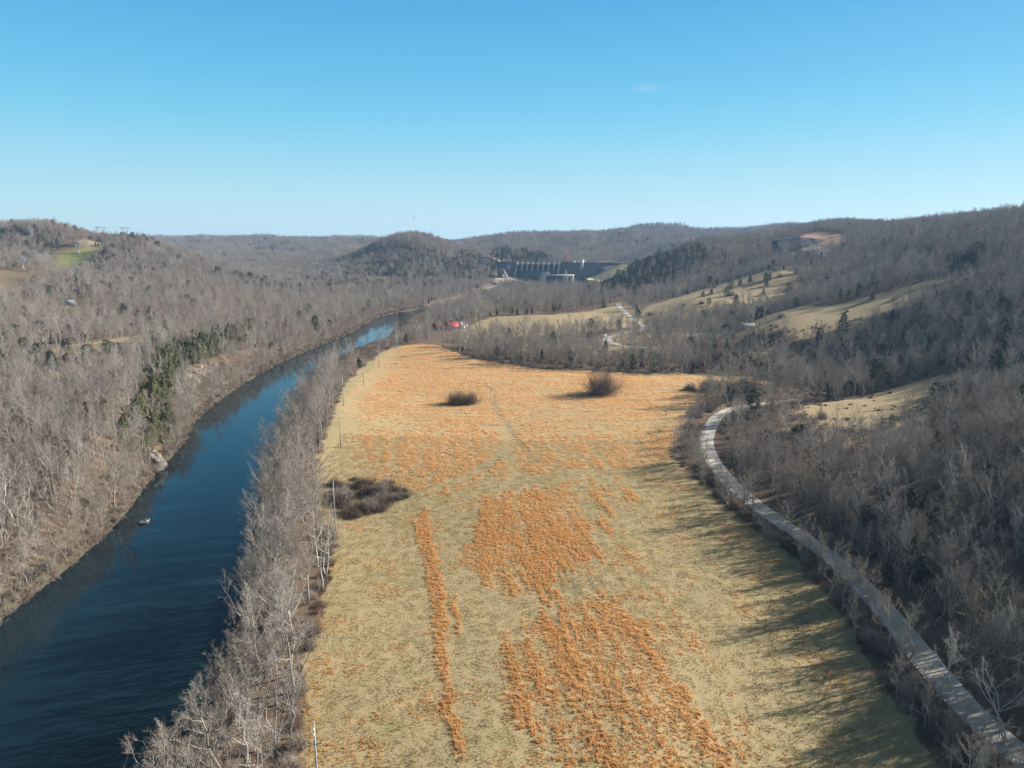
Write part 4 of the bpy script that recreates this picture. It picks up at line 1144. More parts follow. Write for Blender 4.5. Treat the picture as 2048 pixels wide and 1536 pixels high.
# the meadow cedars one can point at: u, v of the foot, height in photo pixels, shape, label
MC = [(1480,571,14,0,'small round cedar in the upper pasture, beside the row of tall dark cedars'),(1500,566,14,1,'broad brownish cedar high in the upper pasture near its wooded edge'),
 (1532,561,15,1,'taller half of the touching cedar pair at the top of the pasture'),(1539,561,15,0,'shorter half of the touching cedar pair at the top of the pasture'),
 (1533,573,14,0,'lone egg shaped cedar just below the touching pair in the pasture'),(1527,592,15,0,'lone pointed cedar in the middle of the upper pasture'),
 (1577,592,21,2,'wide dark cedar at the far end of the upper pasture by the woods'),(1461,580,22,2,'tall dark cedar at the head of the cedar row in the pasture'),
 (1453,593,20,2,'dark cedar in the middle of the cedar row in the pasture'),(1472,609,20,0,'pointed cedar at the foot of the cedar row in the pasture'),
 (1418,611,15,2,'low spreading cedar below the cedar row near the far road'),(1420,577,25,3,'tallest dark evergreen on the lower wood edge of the pasture'),
 (1406,594,12,1,'short cedar beside the pasture wood edge'),(1399,576,15,0,'slim cedar standing in the pasture wood edge'),(1423,589,12,1,'squat cedar just under the tallest pasture evergreen'),
 (1462,655,33,2,'large dark round evergreen beside the house in the grove'),(1519,652,38,3,'largest evergreen on the open side of the house grove'),
 (1686,663,38,0,'big conical cedar at the foot of the lower pasture'),(1744,601,17,0,'lone cedar casting a long shadow in the lower pasture'),
 (1873,596,14,0,'small bright cedar at the wooded end of the lower pasture'),(1782,575,9,1,'tiny dark cedar on the crest of the lower pasture'),
 (1871,816,52,3,'taller dark evergreen of two at the upper edge of the near hillside meadow'),(1902,812,50,3,'wider dark evergreen of two at the upper edge of the near hillside meadow'),
 (1597,912,64,3,'lone dark pine on the brushy slope below the near hillside meadow'),(1751,780,62,3,'tall pine behind the near hillside meadow'),
 (1690,778,42,3,'shorter pine in the trees behind the near hillside meadow'),(1486,792,34,4,'rounded green evergreen at the end of the field hedge'),
 (1444,780,22,2,'dark evergreen within the hedge at the far edge of the field'),(1826,1165,95,2,'broad dark evergreen among bare trees above the road sign'),
 (1018,685,30,0,'narrow dark cedar standing in the campground trees'),(1108,694,30,4,'spreading green evergreen in the campground trees'),(120,611,16,2,'round olive evergreen beside the grey barn'),
 (30,540,14,3,'dark pine clump tree at the edge of the brown clearing'),(1277,633,14,1,'dark bush like cedar at the roadside bend of the far road'),(905,1003,1,0,None)]
for u, v, h, sh, lab in MC:
    if not lab: continue
    p = march(u, v); d = project(*p)[2]; H = h * d / F_PX
    s = H / EV[sh][2]; wide = {2: 1.35, 1: 1.6, 0: 1.7}.get(sh, 1.15)
    o = evergreen_individual(p[0], p[1], p[2], s, u * .7, sh, lab, 'cedars and pines standing out in the pastures and groves'); o.scale = (s * wide, s * wide, s)
R = RE_[~single]
pos = np.concatenate([np.c_[R[:, 0], R[:, 1], R[:, 2] - .2], Ec[:, :3]]); pos[len(R):, 2] = hq(pos[len(R):, 0], pos[len(R):, 1]) - .3
rot = np.c_[np.zeros((len(pos), 2)), rg.uniform(0, 6.28, len(pos))]
scl = np.concatenate([scl3(R[:, 3], rg), np.repeat(Ec[:, 3:4], 3, 1)]); pid = np.concatenate([R[:, 5].astype(int), rg.integers(0, 4, len(Ec))])
scatter_object('evergreen_woods', pos, rot, scl, pid, LIB_EV, 'dark evergreens scattered and massed through the distant woods', 'woods')

# trees that stand out: u, v of foot, height px, shape, tilt, label
STAND = [(618,770,58,9,-.35,'white sycamore leaning over the far river bend, brightest of the river strip'),(382,836,66,8,.3,'white dead looking sycamore leaning from the far bank over the water'),
 (1513,775,44,8,-.1,'white barked sycamore at the hedge beyond the field corner'),(1487,735,48,8,0,'white sycamore among the trees just past the sedge field'),(1547,760,50,9,.12,'pale sycamore behind the road bend'),
 (1628,775,50,8,-.1,'pale forked sycamore left of the near hillside meadow'),(1312,655,30,7,0,'wide open grown tree at the far road junction'),(1430,665,34,7,0,'wide spreading tree in front of the grove house'),
 (1600,629,14,3,0,'lone small bare tree in the middle of the lower pasture'),(1680,607,8,3,0,'tiny bare tree on the crest of the lower pasture'),(1586,576,28,0,0,'bare tree by the wide dark cedar in the upper pasture'),
 (1553,553,20,1,0,'bare tree at the top edge of the upper pasture'),(1575,838,52,2,0,'dark bare tree standing alone below the near hillside meadow'),(1648,1140,95,5,.05,'forked bare tree on the field side edge of the road'),
 (1722,1225,110,2,.0,'wide bare tree rising between the road and the shadowed field edge'),(1878,1420,190,1,0,'tall bare tree beside the near end of the road'),(2010,1490,210,9,-.05,'pale sycamore with crooked limbs by the near end of the road')]
for u, v, h, sh, tilt, lab in STAND:
    p = march(u, v); d = project(*p)[2]; s = h * d / F_PX / HB[sh]
    r = np.zeros(14); r[:3] = p; r[3] = s; r[4] = u; r[5] = sh
    o = bare_individual(r, lab, 'single bare trees that stand out'); o.rotation_euler = (0, tilt, 0)
    for ch in o.children: ch.rotation_euler = (0, 0, u)
tb, cb = BIGBUSH[0], shrub(88, 10.5, 10.0, 640, 7, .05)
BBT, BBC = mesh_of(tb, 'bush_stems', M_BARK), mesh_of(cb, 'bush_crown', M_SHRUB)
for u, v, h, wd, lab in [(1204,789,56,.86,'big round leafless thicket tree standing alone in the sedge field'),(913,809,32,.9,'taller russet bush of the pair standing in the sedge field'),(939,808,28,1.0,'rounder bush of the pair standing in the sedge field')]:
    p = march(u, v); d = project(*p)[2]; s = h * d / F_PX / 10.5
    o = thing('field_bush', p, lab, 'bush', 'lone bushes in the sedge field'); o.scale = (s * wd, s * wd, s)
    link('stems', BBT, o); link('crown', BBC, o)
print('trees', round(time.time() - T0, 1))

# ------------------------------------------------------------------ shrubs
rng = np.random.default_rng(31); SH = []
def shrubs_in(poly, n_, s0, s1, kinds, lab, group, name='shrub'):
    poly = np.asarray(poly); lo, hi = poly.min(0), poly.max(0); out = []
    while len(out) < n_:
        p = rng.uniform(lo, hi)
        if in_poly(np.array([p[0]]), np.array([p[1]]), poly)[0] and dist_poly(p[:1], p[1:], ROAD)[0] > 5: out.append(p)
    out.sort(key=lambda p: p[1])
    for k, p in enumerate(out):
        o = link(name, SHR[rng.choice(kinds)], None, (p[0], p[1], float(hq(p[0], p[1])) - .1))
        s = rng.uniform(s0, s1); o.scale = (s * rng.uniform(.9, 1.3), s * rng.uniform(.9, 1.3), s); o.rotation_euler = (0, 0, rng.uniform(0, 6.28))
        tag(o, lab % ordinal(k + 1), 'shrub', group)
shrubs_in(BRUSHP, 50, .8, 1.9, [0, 0, 1, 2], 'dark brown shrub, %s from camera in the thicket reaching into the field', 'shrubs of the thicket in the field')
VERGE = PZ([(1385,935),(1400,955),(1440,1003),(1522,1066),(1592,1118),(1655,1178),(1700,1240),(1745,1320),(1800,1400),(1890,1536),(1960,1536),(1890,1430),(1820,1340),(1745,1245),(1675,1165),(1600,1098),(1515,1040),(1440,985),(1402,930)])
shrubs_in(VERGE, 80, .6, 1.3, [0, 1, 2, 1], 'dull brown shrub, %s from camera along the field verge of the road', 'shrubs along the road verge')
VERGE2 = PZ([(1360,860),(1378,830),(1400,815),(1440,795),(1450,805),(1420,826),(1402,860),(1398,905),(1380,905)])
shrubs_in(VERGE2, 18, 1.0, 2.0, [0, 2, 2], 'brown shrub, %s from camera on the inside of the road bend', 'shrubs at the road bend')
EDGE = PZ([(560,1536),(598,1400),(622,1250),(645,1150),(640,1060),(660,1070),(668,1090),(655,1160),(634,1260),(612,1400),(578,1560)])
shrubs_in(EDGE, 44, .5, 1.2, [0, 1, 3, 2], 'brown shrub, %s from camera on the field edge of the river strip', 'shrubs edging the river strip')
HEDGE = P([(1368,780),(1500,778),(1500,786),(1368,785)])
shrubs_in(HEDGE, 16, 1.4, 2.6, [0, 2, 2], 'dark shrub, %s nearest in the hedge at the far corner of the field', 'shrubs of the far field hedge')
shrubs_in(MEAD1, 32, .3, .75, [0, 1, 0], 'small dark shrub, %s from camera on the near hillside meadow', 'small shrubs on the hillside meadow')
shrubs_in(BRUSHY, 32, .6, 1.5, [0, 1, 2, 3], 'brown shrub, %s from camera on the brushy slope below the hillside meadow', 'shrubs of the brushy slope')
shrubs_in(MEAD3, 14, 1.2, 2.6, [0, 2], 'brown shrub, %s nearest on the upper pasture', 'shrubs on the upper pasture')
shrubs_in(MEAD2, 8, .8, 1.8, [0, 2], 'brown shrub, %s nearest on the lower pasture', 'shrubs on the lower pasture')
for u, v, k, s, lab in [(671,1095,3,1.2,'round russet shrub below the second utility pole'),(664,1078,0,1.4,'dark round shrub just under the second utility pole'),(659,1158,3,.9,'bright russet bush on the edge of the straw field')]:
    p = march(u, v); o = link('shrub', SHR[k], None, p); o.scale = (s,) * 3; tag(o, lab, 'shrub', 'round shrubs under the poles')
# undergrowth on the wood floors
X, Y = grid_pts(-420, 520, 92, 620, 4.6, rng); m = in_view(X, Y, -.8, .85); X, Y = X[m], Y[m]
keep = (river_sd(X, Y) > .6) & (dist_poly(X, Y, ROAD) > 5) & ~in_poly(X, Y, FIELD) & ~in_poly(X, Y, MEAD1) & (fbm(X / 14, Y / 14, 121, 2) > .40)
X, Y = X[keep], Y[keep]; s = rng.uniform(.5, 1.25, len(X))
zn, lat = zone_of(X, Y); s *= np.where(zn == 0, .8, 1.0)
# brush hanging over the water's edge
X1, Y1 = grid_pts(-330, 60, 92, 1150, 1.9, rng); q1 = river_sd(X1, Y1); m = (q1 > -.4) & (q1 < 4.0) & in_view(X1, Y1, -.84, .8); X1, Y1 = X1[m], Y1[m]
s1 = rng.uniform(.45, 1.3, len(X1)); X, Y, s = np.r_[X, X1], np.r_[Y, Y1], np.r_[s, s1]
UNDER = (X, Y, s)
scatter_object('undergrowth', np.c_[X, Y, np.maximum(hq(X, Y), .05) - .1], np.c_[np.zeros((len(X), 2)), rng.uniform(0, 6.28, len(X))], np.repeat(s[:, None], 3, 1), rng.choice([0, 1, 1, 2, 3], len(X), p=[.3, .25, .2, .2, .05]), LIB_SHR, 'low brown brush on the woodland floors and river banks', 'undergrowth')
# sedge and short grass
def sedge(y0, y1, step, ids, seed, smin, fade):
    r_ = np.random.default_rng(seed); X, Y = grid_pts(-130, 190, y0, y1, step, r_, 1.0)
    m = in_poly(X, Y, FIELD) & in_view(X, Y, -.8, .8); X, Y = X[m], Y[m]
    o = orange(X, Y); k = r_.random(len(X)) < o * np.clip(fade(Y), 0, 1); X, Y, o = X[k], Y[k], o[k]
    s = r_.uniform(smin * .7, 1.2, len(X)) * (.4 + .65 * o)
    return X, Y, s, r_.choice(ids, len(X))
a1 = sedge(100, 350, .74, [0, 1, 2, 3], 41, .6, lambda y: (350 - y) / 130); a2 = sedge(225, 700, 1.65, [4, 5], 42, .6, lambda y: (y - 225) / 130)
X, Y, s, pid = [np.concatenate(z_) for z_ in zip(a1, a2)]
scatter_object('sedge_grass', np.c_[X, Y, hq(X, Y) - .03], np.c_[rng.normal(size=(len(X), 2)) * .05, rng.uniform(0, 6.28, len(X))], np.stack([np.ones(len(s)), np.ones(len(s)), s], -1), pid, LIB_OR, 'tall orange sedge grass standing in patches and mown rows', 'grass')
X, Y = grid_pts(-80, 110, 98, 330, 2.3, rng); m = in_poly(X, Y, FIELD) & in_view(X, Y, -.8, .8); X, Y = X[m], Y[m]
scatter_object('straw_grass', np.c_[X, Y, hq(X, Y) - .03], np.c_[np.zeros((len(X), 2)), rng.uniform(0, 6.28, len(X))], np.stack([np.ones(len(X)), np.ones(len(X)), rng.uniform(.5, 1.3, len(X))], -1), rng.integers(0, 3, len(X)), LIB_ST, 'short straw coloured grass covering the near field', 'grass')
print('grass', len(X), round(time.time() - T0, 1))

# ------------------------------------------------------------------ dam
O = np.array([*(ray(1000, 526)[0] * 1795 * np.array([1]) ), 1795.0])
ang = math.radians(12); ex = np.array([math.cos(ang), -math.sin(ang)]); nx = np.array([-math.sin(ang), -math.cos(ang)])
CREST = 57.5
def Dp(s, p, z): xy = O + ex * s + nx * p; return np.array([xy[0], xy[1], z])
def s_of(u):
    r = float(ray(u, 524)[0]); return (r * O[1] - O[0]) / (ex[0] - r * ex[1])
e3 = np.array([ex[0], ex[1], 0])
def dprism(prof, s0, s1, mb):
    return mb.prism([Dp(s0, p, z) for p, z in prof], e3, s1 - s0)
def dbox(mb, s0, s1, p0, p1, z0, z1):
    return dprism([(p0, z0), (p1, z0), (p1, z1), (p0, z1)], s0, s1, mb)
sA, sB, sC, sD = 0, s_of(1034), s_of(1119), s_of(1258)
dam = thing('dam', tuple(Dp(sB, 0, 0)), 'long concrete gravity dam with gated spillway closing the valley', 'dam')
def dpart(mb, name, m, parent=dam):
    o = mb.build(name, m, parent)
    base = dam.matrix_world if False else Matrix.Translation(-Vector(Dp(sB, 0, 0)))
    o.data.transform(base); return o
non = [(-9, -4), (42, -4), (4.5, 48), (1.2, 52), (1.2, CREST - 1), (2.2, CREST - 1), (2.2, CREST), (-9, CREST)]
dpart(dprism(non, sA - 14, sB - 1.6, MB()), 'abutment_wall', M_CONC)
dpart(dprism(non, sC + 1.6, sD, MB()), 'intake_wall', M_CONC)
spill = [(-9, -4), (50, -4), (50, 1), (44, 2), (36, 7.5), (28, 16), (20, 26), (12, 35.5), (6, 40), (0, 41.6), (-4, 41.6), (-9, 40)]
dpart(dprism(spill, sB + 1.6, sC - 1.6, MB()), 'spillway', M_CONCD)
for s in (sB, sC):
    w_ = MB(); dprism([(-9, -4), (54, -4), (54, 4), (46, 8.5), (38, 14), (29, 23.5), (20, 33.5), (11, 43), (5, 50), (3.2, CREST + 1.5), (-9, CREST + 1.5)], s - 1.6, s + 1.6, w_)
    dpart(w_, 'training_wall', M_CONCL)
bay = (sC - sB) / 8
for k in range(1, 8):
    s = sB + bay * k; w_ = MB(); dprism([(-9, 38), (10, 35), (9, 41), (5.5, 46), (3.5, CREST + 1.2), (-9, CREST + 1.2)], s - 1.1, s + 1.1, w_); dpart(w_, 'pier', M_CONCL)
for k in range(8):
    s0, s1 = sB + bay * k + 1.2, sB + bay * (k + 1) - 1.2
    g_ = MB(); dprism([(-2.5, 41), (-1.2, 41), (-.4, 45), (-.5, 49), (-1.4, 53), (-2.5, 53)], s0, s1, g_); gt = dpart(g_, 'spillway_gate', M_GATE)
    g_ = MB(); dbox(g_, s0 - .05, s1 + .05, -7, 1.4, CREST - 1.9, CREST); dpart(g_, 'bridge_deck', M_CONCL)
pr = MB(); dbox(pr, sA, sD, 1.3, 1.7, CREST + .02, CREST + 1.0); dbox(pr, sA, sD, -8.6, -8.2, CREST + .02, CREST + 1.0); dpart(pr, 'parapet', M_CONC)
t0_, t1_ = s_of(1161.5), s_of(1167.5)
tw = MB(); dbox(tw, t0_, t1_, -7, 7.5, 26, CREST + 6.5); dprism([(-6, 20), (10, 14), (7.5, 26.1), (-6, 26.1)], t0_ + .6, t1_ - .6, tw); dpart(tw, 'elevator_tower', M_CONCL)
for z in (30, 36, 42, 48, 54):
    wn = MB(); dbox(wn, t0_ + 2.6, t1_ - 2.6, 7.45, 7.6, z, z + 1.6); dpart(wn, 'window', M_GLASS)
# powerhouse below the dam
ph0, ph1 = s_of(1100.5), s_of(1153)
power = thing('powerhouse', tuple(Dp(ph0, 60, 0)), 'low flat roofed concrete powerhouse at the toe of the dam', 'building')
def ppart(mb, name, m):
    o = mb.build(name, m, power); o.data.transform(Matrix.Translation(-Vector(Dp(ph0, 60, 0)))); return o
m_ = MB(); dbox(m_, ph0, ph1, 46, 66, -2, 28.5); ppart(m_, 'wall', M_CONCD)
m_ = MB(); dbox(m_, ph0 - 1.5, ph1 + .6, 45, 67.5, 28.5, 30.2); ppart(m_, 'roof', M_CONCL)
for k in range(9):
    s = ph0 + 5 + k * (ph1 - ph0 - 8) / 9; m_ = MB(); dbox(m_, s, s + 4.2, 65.9, 66.25, 9, 24); ppart(m_, 'window', M_GLASS)
# grass embankment wrapping the far end of the dam
def pt(u, v, Y): return at_y(u, v, Y)
emb = MB()
E0, E1 = Dp(s_of(1245), 1.6, CREST), Dp(s_of(1300), 1.6, CREST + .5)
E2 = Dp(s_of(1176), 41, 20); E3 = pt(1184, 580, 1500); E4 = pt(1300, 576, 1470); E5 = pt(1320, 520, 1740)
grid = []
for a_ in np.linspace(0, 1, 9):
    top = E0 * (1 - a_) + E1 * a_; botA = E2 * (1 - a_) + E3 * a_
    grid.append([top * (1 - t_) + (E2 * (1 - a_) + (E3 * .35 + E4 * .65) * a_) * t_ for t_ in np.linspace(0, 1, 10)])
G = np.array(grid); I = np.arange(90).reshape(9, 10)
qq = np.stack([I[:-1, :-1], I[1:, :-1], I[1:, 1:], I[:-1, 1:]], -1).reshape(-1, 4)
low = G.reshape(-1, 3).copy(); low[:, 2] = -6
ring_ = list(I[:, 0]) + list(I[-1, 1:]) + list(I[-2::-1, -1]) + list(I[0, -2:0:-1])
sk = np.array([[ring_[k], ring_[(k + 1) % len(ring_)], ring_[(k + 1) % len(ring_)] + 90, ring_[k] + 90] for k in range(len(ring_))])
emb.add(np.concatenate([G.reshape(-1, 3), low]), [qq, sk])
tag(emb.build('embankment', M_GRASSY), 'sloping grass embankment at the end of the concrete dam', 'embankment', kind='structure')
# crane, tents on the crest
cb_ = Dp(s_of(1134), -4, CREST)
crane = thing('crane', tuple(cb_), 'red lattice boom crane standing on the dam crest', 'crane')
m_ = MB(); tip = np.array([-4.5, 0, 35.])
def lattice(mb, a_, b_, w0, w1, n_, th, sides=4):
    a_, b_ = np.asarray(a_, float), np.asarray(b_, float); ax = unit(b_ - a_); r1 = unit(np.cross(ax, [.12, 1, .07])); r2 = np.cross(ax, r1)
    cs = [(1, 1), (-1, 1), (-1, -1), (1, -1)]
    P_ = [[a_ + (b_ - a_) * k / n_ + (r1 * c[0] + r2 * c[1]) * (w0 + (w1 - w0) * k / n_) / 2 for c in cs] for k in range(n_ + 1)]
    for j in range(4):
        mb.bar(P_[0][j], P_[-1][j], th, 4)
        for k in range(n_):
            mb.bar(P_[k][j], P_[k + 1][(j + 1) % 4], th * .6, 3); mb.bar(P_[k + 1][j], P_[k + 1][(j + 1) % 4], th * .6, 3)
lattice(m_, (0, 0, 3), tip, 1.8, 1.0, 12, .35); m_.build('boom', M_CRANE, crane)
m_ = MB(); m_.box((1.2, 0, 1.9), (5, 3.4, 2.6)); m_.build('cab', M_CRANE, crane)
m_ = MB(); m_.box((1, -1.5, .5), (6, .9, 1.0)); m_.box((1, 1.5, .5), (6, .9, 1.0)); m_.build('crawler_track', M_BLACK, crane)
for u in (1147, 1155.5):
    b_ = Dp(s_of(u), -4, CREST); te = thing('work_tent', tuple(b_), 'white gabled work tent on the dam crest, %s the elevator tower' % ('next to' if u > 1150 else 'second from'), 'tent', 'white tents on the dam crest', -ang)
    m_ = MB(); m_.prism([(-3.6, -3, 0), (3.6, -3, 0), (3.6, -3, 2.2), (0, -3, 4.6), (-3.6, -3, 2.2)], (0, 1, 0), 6); m_.build('canvas', M_WHITE_P, te)
    m_ = MB(); m_.box((0, -3.03, 1.1), (2.2, .1, 2.2)); m_.build('doorway', M_BLACK, te)

# ------------------------------------------------------------------ switchyard
def ground_at(u, v): return march(u, v)
YZ = 5.0
def yard_pt(u, v, Y): p = at_y(u, v, Y); return np.array([p[0], p[1], float(hq(p[0], p[1]))])
for k, (u, Y, lab) in enumerate([(1186, 1640, 'first steel gantry of the switchyard from the powerhouse'), (1196, 1630, 'second steel gantry of the switchyard from the powerhouse'), (1206, 1620, 'third steel gantry of the switchyard from the powerhouse'), (1172, 1665, 'steel gantry in front of the powerhouse end wall')]):
    p = yard_pt(u, 566, Y); o = thing('switchyard_gantry', tuple(p), lab, 'gantry', 'steel gantries of the switchyard')
    for sgn in (-1, 1):
        m_ = MB(); lattice(m_, (sgn * 7, 0, 0), (sgn * 7, 0, 14), 1.2, .5, 6, .25); m_.build('column', M_STEEL, o)
    m_ = MB(); lattice(m_, (-7.3, 0, 13.6), (7.3, 0, 13.6), .9, .9, 8, .25); m_.build('beam', M_STEEL, o)
for k in range(9):
    u = 1172 + k * 6; p = yard_pt(u, 568 + (k % 3) * 2, 1600 - (k % 3) * 18)
    o = thing('transformer', tuple(p), 'pale grey transformer cabinet, %s in the row across the switchyard' % ordinal(k + 1), 'transformer', 'transformers in the switchyard')
    m_ = MB(); m_.box((0, 0, 2.2), (4.5, 3, 4.4)); m_.box((0, 0, 4.9), (3.2, 1.4, 1.0)); m_.build('tank', M_WHITE_P, o)
    m_ = MB()
    for q_ in (-1.2, 0, 1.2): m_.tube([(q_, 0, 5.3), (q_, 0, 7.2)], [.22, .12], 6)
    m_.build('bushing', M_ARM, o)
def flat_building(p, L, W_, H, m_w, m_r, label, rz=0.0, name='shed'):
    o = thing(name, tuple(p), label, 'building', None, rz)
    m_ = MB(); m_.box((0, 0, H / 2), (L, W_, H)); m_.build('wall', m_w, o)
    m_ = MB(); m_.box((0, 0, H + .25), (L + .8, W_ + .8, .5)); m_.build('roof', m_r, o)
    m_ = MB(); m_.box((L * .2, -W_ / 2 - .04, 1.2), (1.6, .1, 2.4)); m_.build('door', M_GLASS, o)
    for q_ in (-.3, -.05):
        m_ = MB(); m_.box((L * q_, -W_ / 2 - .04, H * .55), (1.4, .1, 1.1)); m_.build('window', M_GLASS, o)
    return o
flat_building(yard_pt(1131, 572, 1590), 17, 9, 5, M_GREY_P, M_WHITE_P, 'grey switchyard hall with a bright white flat roof')
flat_building(yard_pt(1067, 574, 1580), 16, 8, 4, M_WHITE_P, M_WHITE_P, 'low white building at the foot of the spillway')
flat_building(yard_pt(1117, 577, 1560), 11, 7, 4, M_WHITE_P, M_WHITE_P, 'small white building among trees before the switchyard')
flat_building(march(745, 573), 18, 9, 4, M_WHITE_P, M_WHITE_P, 'long white roofed building in the trees across the river')

# ------------------------------------------------------------------ rocks
def rock(name, p, dim, seed, m, label, cat='rock', rz=0.0, ter=0):
    rng_ = np.random.default_rng(seed); n1_, n2_ = 28, 20
    th = np.linspace(0, 2 * math.pi, n1_, endpoint=False); ph = np.linspace(-.5, math.pi / 2, n2_)
    T_, Q_ = np.meshgrid(th, ph)
    X_, Y_, Z_ = np.cos(T_) * np.cos(Q_), np.sin(T_) * np.cos(Q_), np.sin(Q_)
    q_ = .72 + .5 * vnoise(X_ * 2.2 + seed, Y_ * 2.2 + Z_ * 3, seed) + .25 * (vnoise(X_ * 6, Z_ * 8 + Y_ * 6, seed + 3) - .5)
    if ter: Z_ = np.round(Z_ * ter) / ter * .8 + Z_ * .2
    V = np.stack([X_ * q_ * dim[0], Y_ * q_ * dim[1], Z_ * q_ * dim[2]], -1).reshape(-1, 3)
    I_ = np.arange(n1_ * n2_).reshape(n2_, n1_); J_ = np.roll(I_, -1, 1)
    F_ = np.stack([I_[:-1], J_[:-1], J_[1:], I_[1:]], -1).reshape(-1, 4)
    o = link(name, new_mesh(name, V, [F_], (m,)), None, tuple(p)); o.rotation_euler = (0, 0, rz)
    return tag(o, label, cat)
p = march(308, 925); rock('rock_outcrop', p + np.array([0, 0, -2]), (5, 4, 7.5), 3, M_ROCK, 'pale limestone outcrop on the bluff just above the river', ter=5)
rock('rock_outcrop', march(392, 760) + np.array([0, 0, -3]), (4, 8, 5), 13, M_ROCK, 'pale broken cliff half hidden by bare trees on the far bank', ter=5)
rock('rock_outcrop', at_y(1004, 557, 1735), (13, 10, 22), 5, M_ROCK, 'pale cut rock cliff beside the spillway wall', ter=6)
rock('rock_outcrop', at_y(985, 570, 1690), (20, 10, 9), 6, M_ROCK, 'pale broken rock slope below the dam abutment', ter=5)
rock('rock_outcrop', at_y(973, 523, 1830), (28, 12, 11), 7, M_ROCK, 'pale rock cut above the road to the dam', ter=5)
rock('rock_outcrop', at_y(994, 524, 1830), (9, 8, 7), 8, M_ROCK, 'small pale rock knob at the end of the dam crest', ter=5)
# terraced quarry face
p = march(1610, 497)
qm = MB(); prof = []; zz_ = -8.0
steps = 6
for k in range(steps): prof += [(k * 4.6, zz_ + k * 3.3 + (5 if k else 0)), (k * 4.6 + .6, zz_ + (k + 1) * 3.3 + 5)]
prof += [(40, prof[-1][1]), (40, -10)]
prof[0] = (0, -10)
Lq = 84; n_ = 26
V = []; 
for i in range(n_ + 1):
    x_ = -Lq / 2 + Lq * i / n_; hsc = .8 + .2 * math.sin(math.pi * i / n_); cur = 14 * (i / n_ - .5) ** 2
    for (y_, z_) in prof: V.append((x_, y_ - cur + (vnoise(i * .9, y_ * .5 + z_, 5) - .5) * 2.2, -10 + (z_ + 10) * hsc))
m2 = len(prof); F_ = [[i * m2 + j, i * m2 + (j + 1) % m2, (i + 1) * m2 + (j + 1) % m2, (i + 1) * m2 + j] for i in range(n_) for j in range(m2)]
qm.add(V, [np.array(F_)]); o = qm.build('quarry_face', M_ROCKD); o.location = tuple(p + np.array([0, 4, 2])); tag(o, 'dark terraced quarry face cut into the ridge', 'rock face')
ql = smooth_line([march(u, v) for u, v in [(1552,487),(1572,492),(1592,499),(1612,502),(1640,501)]], 4)
ribbon('quarry_track', ql, -2.5, 2.5, 1.2, M_GRAVEL, 'pale track running up to the terraced quarry', 'track')

# ------------------------------------------------------------------ houses
def gable(name, p, L, W_, H, R_, mw, mr, label, rz=0.0, chimney=False, porch=False, rm=None):
    o = thing(name, tuple(p), label, 'house', None, rz)
    m_ = MB(); m_.prism([(-L/2, -W_/2, -1), (-L/2, W_/2, -1), (-L/2, W_/2, H), (-L/2, 0, H + R_), (-L/2, -W_/2, H)], (1, 0, 0), L); m_.build('wall', mw, o)
    m_ = MB(); ov = .5; th = .22
    for sg in (-1, 1):
        a_ = np.array([(-L/2 - ov, sg * (W_/2 + ov), H - ov * R_ / (W_/2) + .06), (-L/2 - ov, 0, H + R_ + .06), (-L/2 - ov, 0, H + R_ + .06 + th), (-L/2 - ov, sg * (W_/2 + ov), H - ov * R_ / (W_/2) + .06 + th)])
        m_.prism(a_, (1, 0, 0), L + 2 * ov)
    r_ = m_.build('roof', mr, o)
    if chimney: m_ = MB(); m_.box((L * .22, .6, H + R_ + .4), (.9, .9, 2.2)); m_.build('chimney', M_ROCK, r_)
    m_ = MB(); m_.box((L * .1, -W_/2 - .03, 1.05), (1.2, .12, 2.1)); m_.build('door', M_GLASS if mw is not M_GREY_P else M_BLACK, o)
    for q_ in (-.34, -.16, .3):
        m_ = MB(); m_.box((L * q_, -W_/2 - .03, H * .55), (1.2, .12, 1.2)); wn = m_.build('window', M_GLASS, o)
        m_ = MB()
        for dx, dz, w_, h_ in ((0, .66, 1.5, .14), (0, -.66, 1.5, .14), (.68, 0, .14, 1.2), (-.68, 0, .14, 1.2)): m_.box((L * q_ + dx, -W_/2 - .07, H * .55 + dz), (w_, .14, h_))
        m_.build('frame', M_WHITE_P, wn)
    if porch:
        m_ = MB(); m_.box((0, -W_/2 - 1.6, H - .25), (L * .9, 3.0, .2)); m_.build('porch_roof', mr, o)
        for k in range(5): m_ = MB(); m_.box((-L * .42 + k * L * .21, -W_/2 - 2.9, (H - .4) / 2), (.25, .25, H - .4)); m_.build('porch_post', M_WHITE_P, o)
    return o
p = march(140, 611); gable('barn', p, 13.5, 8, 4.2, 2.4, M_GREY_P, M_METALROOF, 'grey barn with a pale metal roof alone among the bare woods', -.15)
p = march(901, 660); gable('house', p, 17, 10, 4.5, 4, M_REDWALL, M_REDROOF, 'white trimmed house with a bright red roof near the river', .1, True, True)
p = march(880, 659); gable('barn', p, 22, 9, 3.6, 2.6, M_REDWALL, M_REDROOF, 'long red barn half hidden by trees beside the red roofed house', .05)
p = march(922, 657); gable('house', p, 8, 8, 5, 4.2, M_WHITE_P, M_DARKROOF, 'small white gabled house with a dark roof at the meadow edge', 1.45, False, True)
p = march(775, 551); gable('house', p, 15, 9, 4, 3.2, M_BROWN, M_DARKROOF, 'dark house in a green clearing below the wooded hill', .2)
p = march(1490, 657); gable('house', p, 16, 8, 3.0, 1.6, M_BROWN, M_METALROOF, 'low brown house with a grey roof under the grove trees', .1, False, True)
